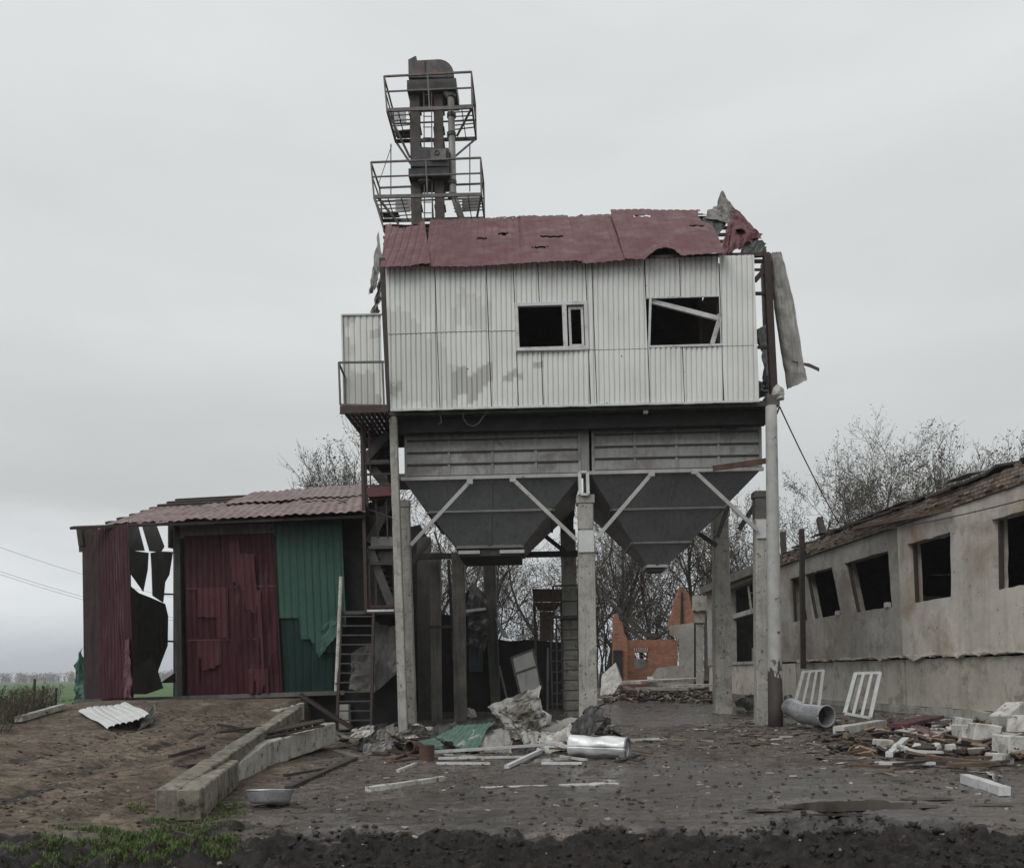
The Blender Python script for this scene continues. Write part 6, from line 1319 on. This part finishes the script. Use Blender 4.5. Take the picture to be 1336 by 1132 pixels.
mb = MB(); crumple(mb, [U(668, 958, 15.35), U(704, 950, 15.1), U(652, 928, 15.5), U(690, 915, 15.3)], 12, 12, .12, 2.5, 9, 0, .14, .3); mb.build('inner_fold', M('rust_stained_sheet', (.10,.085,.075), (.16,.145,.13), 4, .8, bump=.3), gs, solid=.006)
sheetobj('crumpled_sheet', [g(684, 978, .03), g(742, 980, .03), U(680, 951, 15.0), U(738, 962, 14.9)], MT['greysheet'], 'ribbed pale grey sheet flattened left of the shiny tube', 'metal sheet', 60, 10, .05, 2, 13, .03, .12, .08)
sheetobj('crumpled_sheet', [U(702, 960, 15.6), U(742, 958, 15.5), U(712, 940, 16.4), U(768, 940, 16.2)], MT['greysheet'], 'pale sheet between the raised sheet and the dark one', 'metal sheet', 20, 10, .10, 2, 19, 0, .12, .2)
sheetobj('crumpled_sheet', [U(738, 962, 15.2), U(776, 964, 14.9), U(741, 943, 15.6), U(788, 915, 15.5)], MT['darksheet'], 'black scorched sheet bent up beside the middle column', 'metal sheet', 18, 14, .13, 2.4, 23, 0, .12, .25)
sheetobj('crumpled_sheet', [g(788, 960, .02), g(800, 958, .02), U(789, 950, 16.2), U(797, 946, 16.1)], MT['dirtywhite'], 'small white scrap behind the end of the shiny tube', 'scrap', 8, 8, .08, 2.4, 29, 0, .12, .25)
mb = MB(); rl3 = random.Random(5); lump(mb, U(708, 938, 16.2), .22, .9, rl3); tag(mb.build('white_sack', MT['dirtywhite'], smooth=True), 'white sack slumped between the crumpled sheets', 'sack')
sheetobj('crumpled_sheet', [g(533, 958, .05), g(560, 962, .05), U(538, 944, 17.6), U(566, 950, 17.3)], MT['dirtywhite'], 'pale torn sheet right of the left column foot', 'metal sheet', 12, 8, .10, 2.4, 37, 0, .12, .25)
for i, (x0, y0, x1, y1, Y, hh, mat, lab) in enumerate(((596, 985, 668, 975, 15.0, 26, 'greysheet', 'low grey sheet crumpled between the green sheet and the raised one'), (700, 984, 748, 972, 14.4, 24, 'dirtywhite', 'pale creased sheet under the left end of the shiny tube'), (560, 972, 602, 962, 16.2, 22, 'darksheet', 'dark bent sheet behind the green one'), (752, 958, 800, 950, 16.4, 18, 'greysheet', 'grey scrap sheet behind the shiny tube'), (486, 972, 520, 962, 16.6, 16, 'graysheet', 'grey bent sheet at the foot of the slim left column'))):
    sheetobj('crumpled_sheet', [g(x0, y0, .02), g(x1, y0-3, .02), U(x0+6, y1-hh*.5, Y+.5), U(x1-4, y1-hh, Y+.6)], MT[mat], lab, 'metal sheet', 22, 14, .12, 1.8, i*5.3+2, .012, .14, .12)
# tangle of smaller scraps and sticks before the tower
for i in range(44):
    px = RD.uniform(485, 820); py = RD.uniform(952, 984); c0 = G(px, py); a = RD.uniform(0, 3); s_ = RD.uniform(.12, .34); ex = V((cos(a), sin(a), RD.uniform(-.1, .2)))*s_; ey = V((-sin(a), cos(a), RD.uniform(.1, .7)))*s_*.6
    sheetobj('sheet_scrap', [c0-ex, c0+ex, c0-ex*.7+ey+V((0,0,s_*.2)), c0+ex*.8+ey+V((0,0,s_*.35))], MT[RD.choice(('greysheet', 'graysheet', 'dirtywhite', 'darksheet', 'darksheet', 'rust'))], 'small crumpled scrap in the tangle of sheets before the tower', 'scrap', 8, 6, s_*.3, 2, i*3.1, wig=.15, group='scraps in the tangle before the tower')
for i in range(36):
    px = RD.uniform(440, 830); py = RD.uniform(958, 1000); a = RD.uniform(-1, 1); L = RD.uniform(14, 55)
    lay('broken_stick', (px, py), (px+L*cos(a), py+L*.28*sin(a)), RD.uniform(.03, .08), RD.uniform(.02, .04), MT[RD.choice(('wood', 'wooddark', 'wooddark', 'rust', 'dirtywhite'))], 'broken stick in the tangle before the tower', 'stick', RD.uniform(0, .06), 'sticks in the tangle before the tower')
# shiny tube
tb = thing('metal_tube', 'shiny dented white metal tube lying in front of the middle column', 'tube', G(782, 990))
a, c = G(744, 988), G(819, 990); a.z += .17; c.z += .17; d = (c-a).normalized(); x = d.cross(V((0,0,1))).normalized(); y = x.cross(d)
mb = MB(); R_ = .17
def tub(u, v):
    an_ = u*2*pi; r = R_*(1+.26*nz(cos(an_)*1.3, sin(an_)*1.3, v*3.2) + .03*nz(cos(an_)*3, sin(an_)*3, v*9) + (.04 if v > .97 else 0)); return a.lerp(c, v) + x*(cos(an_)*r) + y*(sin(an_)*r*.9)
mb.grid(36, 24, tub); mb.build('shell', MT['galvbright'], tb, smooth=True, solid=.005)
mb = MB(); mb.path([a.lerp(c, .86), a.lerp(c, .87)], R_*.78, 16); mb.build('inner_shade_cap', MT['lining'], tb)  # black disc paints the shade inside the tube
mb = MB(); mb.path([tub(k/24, 1.0) for k in range(25)], .016, 6); mb.build('end_ring', MT['galv'], tb, smooth=True)
# galvanised duct by the barn
dk = thing('duct_elbow', 'galvanised duct elbow with an open round mouth by the pale round pole', 'duct', G(1060, 945))
p0, p1, p2 = U(1078, 934, 17.2), U(1046, 930, 17.9), U(1031, 922, 18.6)
mb = MB(); mb.path([p0, p0.lerp(p1, .5), p1, p1.lerp(p2, .5)+V((0, 0, .02)), p2], .215, 22, .20, cap=False); mb.build('tube', MT['ductmetal'], dk, smooth=False, solid=.006)
mb = MB(); mb.path([p0.lerp(p1, .35), p0.lerp(p1, .37)], .20, 20); mb.build('inner_shade_cap', MT['lining'], dk)  # black disc set in the mouth as painted shade
mb = MB(); dd = (p0-p1).normalized(); xx = dd.cross(V((0,0,1))).normalized(); yy = xx.cross(dd); mb.path([p0 + (xx*cos(k/24*2*pi)+yy*sin(k/24*2*pi))*.222 for k in range(25)], .022, 6); mb.build('mouth_ring', MT['galv'], dk, smooth=True)
mb = MB(); mb.path([p2+V((0, 0, -.1)), p2+V((0, .05, .12)), p2+V((-.02, .1, .25))], .11, 10, .09); mb.build('black_collar', MT['blacksteel'], dk)
# window grates
def grate(tl, tr, bl, br, Y0, Y1, nbar, label):
    a, c, d, e = U(*bl, Y0), U(*br, Y0), U(*tl, Y1), U(*tr, Y1); o = thing('window_grate', label, 'window grate', (a+c)/2, 'white window grates against the barn'); w_ = .06
    for nm, (p, q_) in (('frame_bar', (a, c)), ('frame_bar', (d, e)), ('frame_bar', (a, d)), ('frame_bar', (c, e))):
        m2 = MB(); m2.beam(p, q_, w_, w_, up=V((0, 1, 0))); m2.build(nm, MT['whitemetal'], o)
    for k in range(1, nbar+1):
        m2 = MB(); t = k/(nbar+1); m2.beam(a.lerp(c, t), d.lerp(e, t), .05, .04, up=V((0, 1, 0))); m2.build('bar', MT['whitemetal'], o)
    return o
grate((1048, 876), (1074, 874), (1036, 921), (1068, 921), 21.5, 22.3, 2, 'smaller white window grate behind the duct elbow')
gr = grate((1116, 878), (1148, 877), (1102, 930), (1135, 936), 18.6, 19.2, 2, 'larger white window grate leaning right of the duct elbow')
m2 = MB(); m2.slab([U(1118, 884, 19.2), U(1127, 884, 19.2), U(1119, 928, 18.75), U(1109, 926, 18.75)], V((0, .03, 0))); m2.build('plate', MT['galv'], gr)
# right-hand debris
W_, DW, SI = MT['pvc'], MT['dirtywhite'], MT['silicate']
lay('white_beam', (1094, 961), (1150, 951), .22, .16, DW, 'thick white beam lying between the grate and the brick pile', 'beam', .06)
lay('burgundy_sheet', (1172, 958), (1222, 944), .32, .08, MT['reddoor'], 'folded burgundy sheet strip lying by the barn foundation', 'metal sheet', .14)
lay('burgundy_strip', (1192, 955), (1214, 968), .15, .03, MT['redroof2'], 'dusty pink strip crossing the burgundy sheet', 'metal strip', .12)
lay('white_trim', (1176, 962), (1196, 958), .25, .10, DW, 'white trim piece under the burgundy strip', 'trim', .05)
for i, (x0, y0, x1, y1, w, lab) in enumerate(((1216, 950, 1268, 951, .06, 'upper'), (1214, 955, 1262, 956, .06, 'middle'), (1212, 960, 1258, 960, .06, 'lower'))):
    lay('white_batten', (x0, y0+4), (x1, y1+4), w, .05, DW, f'{lab} one of three pale battens left of the white blocks', 'batten', .10, 'pale battens left of the blocks')
def block(px, py, Y, sz, rot, tilt, label, mat=None, lift=0.0):
    c0 = U(px, py, Y); c0.z = H0(c0.x, c0.y) + lift; L, W2, Hh = sz; mb = MB(); R = Matrix.Rotation(radians(rot), 3, 'Z') @ Matrix.Rotation(radians(tilt), 3, 'Y'); s2 = random.Random(px*7+py)
    vs = [];
    for dz in (0, 1):
        for sx, sy in ((-1,-1),(1,-1),(1,1),(-1,1)):
            v = V((sx*L/2*s2.uniform(.9, 1.05), sy*W2/2*s2.uniform(.9, 1.05), (dz-.5)*Hh*s2.uniform(.92, 1.05))); v.rotate(R); vs.append(v)
    lo = min(v.z for v in vs); mb.hexa([c0 + v - V((0, 0, lo)) for v in vs]); return tag(mb.build('white_block', mat or SI, bevel=.018), label, 'white block', 'white blocks in the pile by the barn')
block(1275, 972, 14.4, (.74, .36, .30), 4, 3, 'long flat white block at the left of the pile')
for i_ in range(18):
    block(RD.randint(1180, 1330), RD.randint(962, 1012), RD.uniform(12.2, 15.2), (RD.uniform(.12, .26), .12, RD.uniform(.07, .12)), RD.uniform(0, 180), RD.uniform(-25, 25), 'broken pale brick among the rubble by the barn', lift=RD.uniform(0, .12))['group'] = 'broken bricks by the barn'
block(1318, 960, 14.4, (.52, .34, .38), 25, -28, 'tilted white block on top at the right of the pile', lift=.14)
block(1256, 962, 15.0, (.30, .24, .22), -15, 10, 'small tilted white block behind the long flat one', lift=.16)
block(1284, 985, 13.6, (.42, .30, .28), -8, 6, 'cube shaped white block in front of the long flat one', lift=.1)
block(1322, 1010, 12.0, (.46, .35, .30), 12, 4, 'white block below the bent metal profile at the right edge', lift=.05)
block(1304, 1026, 11.4, (.34, .24, .16), 30, 5, 'small broken white block behind the nearest white post')
block(1152, 990, 13.2, (.28, .22, .20), 5, 4, 'single small white block left of the sticks')
block(1330, 975, 13.9, (.4, .3, .3), 50, 12, 'white block cut by the right edge of view', lift=.15)
block(1300, 975, 14.9, (.5, .35, .25), -20, -8, 'flat white block under the tilted top block', lift=.0)
lay('white_post', (1259, 1021), (1311, 1035), .12, .10, W_, 'nearest thick white post lying at the lower right', 'post', .03)
lay('white_stick', (1160, 989), (1182, 977), .10, .07, W_, 'thick white stick propped on the small white block', 'stick', .02, lift1=.16)
lay('white_stick', (1168, 987), (1231, 989), .05, .04, W_, 'thin white stick right of the small white block', 'stick', .08)
lay('white_stick', (1147, 1002), (1242, 1001), .05, .04, W_, 'longest thin white stick, lying in front of the small white block', 'stick', .05)
mb = MB(); mb.path([U(1294, 1004, 12.6), U(1312, 984, 12.8), U(1320, 982, 12.8), U(1345, 1008, 12.4)], .09, 4); tag(mb.build('bent_profile', MT['galv']), 'grey metal profile bent to a peak over the block pile', 'metal profile')
sheetobj('white_rag', [g(1288, 1016, .05), g(1306, 1022, .05), U(1288, 1003, 12), U(1302, 1008, 11.9)], DW, 'crumpled pale rag beside the bent profile', 'rag', 10, 8, .08, 2.5, 9, wig=.3)
wood = [((1100, 950), (1175, 948), .12), ((1180, 948), (1240, 975), .16), ((1215, 978), (1300, 992), .2), ((1205, 988), (1290, 1000), .14), ((1085, 957), (1130, 970), .1), ((1150, 972), (1215, 974), .1), ((1226, 970), (1250, 968), .18), ((1120, 945), (1160, 941), .1), ((1170, 998), (1262, 1004), .1), ((1240, 1008), (1300, 1004), .12)]
for i, (p0, p1, w) in enumerate(wood):
    lay('broken_plank', p0, p1, w, .05, MT['wood'] if i % 2 else MT['wooddark'], 'broken brown plank among the rubble by the barn', 'plank', RD.uniform(.01, .1), 'broken planks by the barn')
for i in range(26):
    px, py = RD.uniform(1085, 1320), RD.uniform(948, 1006); L = RD.uniform(12, 50); a = RD.uniform(-.6, .6)
    lay('broken_plank', (px, py), (px+L*cos(a), py+L*.3*sin(a)), RD.uniform(.04, .12), .03, MT[RD.choice(('wood', 'wooddark', 'wooddark', 'rust'))], 'broken brown plank among the rubble by the barn', 'plank', RD.uniform(.0, .14), 'broken planks by the barn')
# sheets by the second column, slab heap near the ruin
sheetobj('white_sheet', [g(960, 925, .05), g(988, 930, .05), U(958, 912, 23.5), U(984, 908, 23)], DW, 'crumpled white sheet lying left of the right front column', 'metal sheet', 20, 10, .12, 2, 4, .02, .2, .2)
sheetobj('white_sheet', [g(974, 924, .1), g(998, 930, .1), U(972, 908, 24), U(992, 905, 24)], MT['greysheet'], 'grey white sheet standing behind the crumpled white one', 'metal sheet', 20, 10, .12, 2, 14, .02, .2, .2)
mb = MB(); pts = [U(783, 908, 38), U(800, 905, 37), U(811, 888, 37.5), U(803, 866, 38.2), U(785, 882, 38.6)]; mb.slab(pts, V((.05, .25, .08))); tag(mb.build('concrete_slab', MT['dirtywhite']), 'tilted pale slab standing right of the middle column', 'slab')
for i, (x0, y0, x1, y1, w, h, lift, mat, lab) in enumerate(((820, 905, 930, 898, 1.4, .14, .5, 'dirtywhite', 'longest pale slab topping the rubble before the brick ruin'), (832, 908, 900, 908, .7, .12, .28, 'greysheet', 'grey slab in the rubble before the brick ruin'), (880, 906, 928, 905, .9, .12, .35, 'dirtywhite', 'short pale slab at the right of the rubble before the ruin'), (806, 900, 826, 912, .3, .1, .3, 'wood', 'brown beam leaning at the left end of the rubble heap'), (846, 892, 850, 906, .3, .1, .6, 'dirtywhite', 'narrow pale slab sticking out of the rubble heap'))):
    lay('fallen_slab', (x0, y0), (x1, y1), w, h, MT[mat], lab, 'slab', lift)
mb = MB(); rl4 = random.Random(12); chm = CH
for k in range(520):
    t = rl4.random(); p = G(lerp(788, 935, t), 903 + rl4.uniform(0, 14)); hh = max(0, .34 - .5*abs(t-.5)); p.z += rl4.uniform(0, hh)
    mb.cm = rl4.choice((0, 1, 1, 2, 3)); s_ = rl4.uniform(.06, .26); a = rl4.uniform(0, pi); xx = V((cos(a), sin(a), rl4.uniform(-.5, .5))).normalized(); zz = xx.orthogonal().normalized(); mb.box(p, (s_, s_*.5, s_*.25), (xx, zz.cross(xx), zz))
tag(mb.build('rubble_heap', CH), 'heap of brick and board rubble between the tower and the brick ruin', 'rubble', kind='stuff')
mb = MB()
for k in range(620):
    t = rl4.random()**.8; px, py = lerp(1070, 1340, t), lerp(944, 985, rl4.random()) + 18*t*rl4.random(); p = G(px, py); p.z += rl4.uniform(0, .16*(.3+t))
    mb.cm = rl4.choice((0, 1, 1, 1, 2, 3, 3)); s_ = rl4.uniform(.04, .32); a = rl4.uniform(0, pi); xx = V((cos(a), sin(a), rl4.uniform(-.35, .35))).normalized(); zz = xx.orthogonal().normalized(); zz = zz if abs(zz.z) > .3 else zz.cross(xx); mb.box(p, (s_, s_*.4, s_*.14), (xx, zz.cross(xx), zz))
tag(mb.build('rubble_heap', CH), 'low bed of splinters and rubble along the barn at the right', 'rubble', kind='stuff')
# left edge
lay('white_bar', (24, 944), (82, 927), .12, .10, DW, 'long white bar lying at the brushy left edge of the yard', 'bar', .05)
for i, (x, y, h, lab) in enumerate(((44, 930, .65, 'tallest of the three dark stakes in the brush at the left edge'), (72, 925, .42, 'short dark stake in the brush, rightmost of three'), (55, 928, .5, 'dark stake in the brush between two others'))):
    p = G(x, y); mb = MB(); mb.beam(p-V((0, 0, .1)), p+V((.03, 0, h)), .035, .035, up=V((0, 1, 0))); tag(mb.build('wooden_stake', MT['wooddark']), lab, 'stake', 'stakes at the left edge')
# ================================================================== WIRES
def wire(name, pts, r, label, mat=None, cat='wire'):
    mb = MB(); mb.path(pts, r, 5); return tag(mb.build(name, mat or MT['cable']), label, cat)
def sag(a, c, s, n=24): return [a.lerp(c, k/n) - V((0, 0, s*4*(k/n)*(1-k/n))) for k in range(n+1)]
wire('power_line', sag(U(-120, 668, 60), U(240, 782, 82), .6), .013, 'upper of the thin power lines at the left', cat='power line')
wire('power_line', sag(U(-120, 702, 60), U(240, 808, 82), .6), .013, 'middle thin power line at the left', cat='power line')
wire('power_line', sag(U(-120, 706, 60), U(240, 812, 82), .6), .013, 'lowest thin power line at the left', cat='power line')
mb = MB(); A0 = FP(1017, 530, -.1); A1 = BP(24.2, 5.5, -.25)
mb.path(sag(A0, A1, .12), .016, 6); mb.path(sag(A1, U(1345, 649, 17.3), .10), .014, 6); tag(mb.build('overhead_cable', MT['cable']), 'black cable running from the tower corner down to the barn eave', 'cable')
mb = MB(); mb.path(sag(FP(1017, 530, -.05), FP(1004, 549, .2), .1, 8), .02, 5); tag(mb.build('cable_tail', MT['cable']), 'short slack cable end at the top of the round pole', 'cable')
# ================================================================== AIR
b = MB(); q = [V((x, y, z)) for z in (-4, 24) for x, y in ((-10500, -450), (10500, -450), (10500, 3400), (-10500, 3400))]; b.hexa(q)
hm = bpy.data.materials.new('pale_air'); hm.use_nodes = True; nt = hm.node_tree; nt.nodes.clear()
o_ = nt.nodes.new('ShaderNodeOutputMaterial'); pv = nt.nodes.new('ShaderNodeVolumePrincipled'); nt.links.new(pv.outputs[0], o_.inputs['Volume'])
pv.inputs['Color'].default_value = (.97, .98, 1, 1); pv.inputs['Density'].default_value = .0005; pv.inputs['Anisotropy'].default_value = 0
hz = b.build('haze', hm); tag(hz, None, None, kind='stuff')
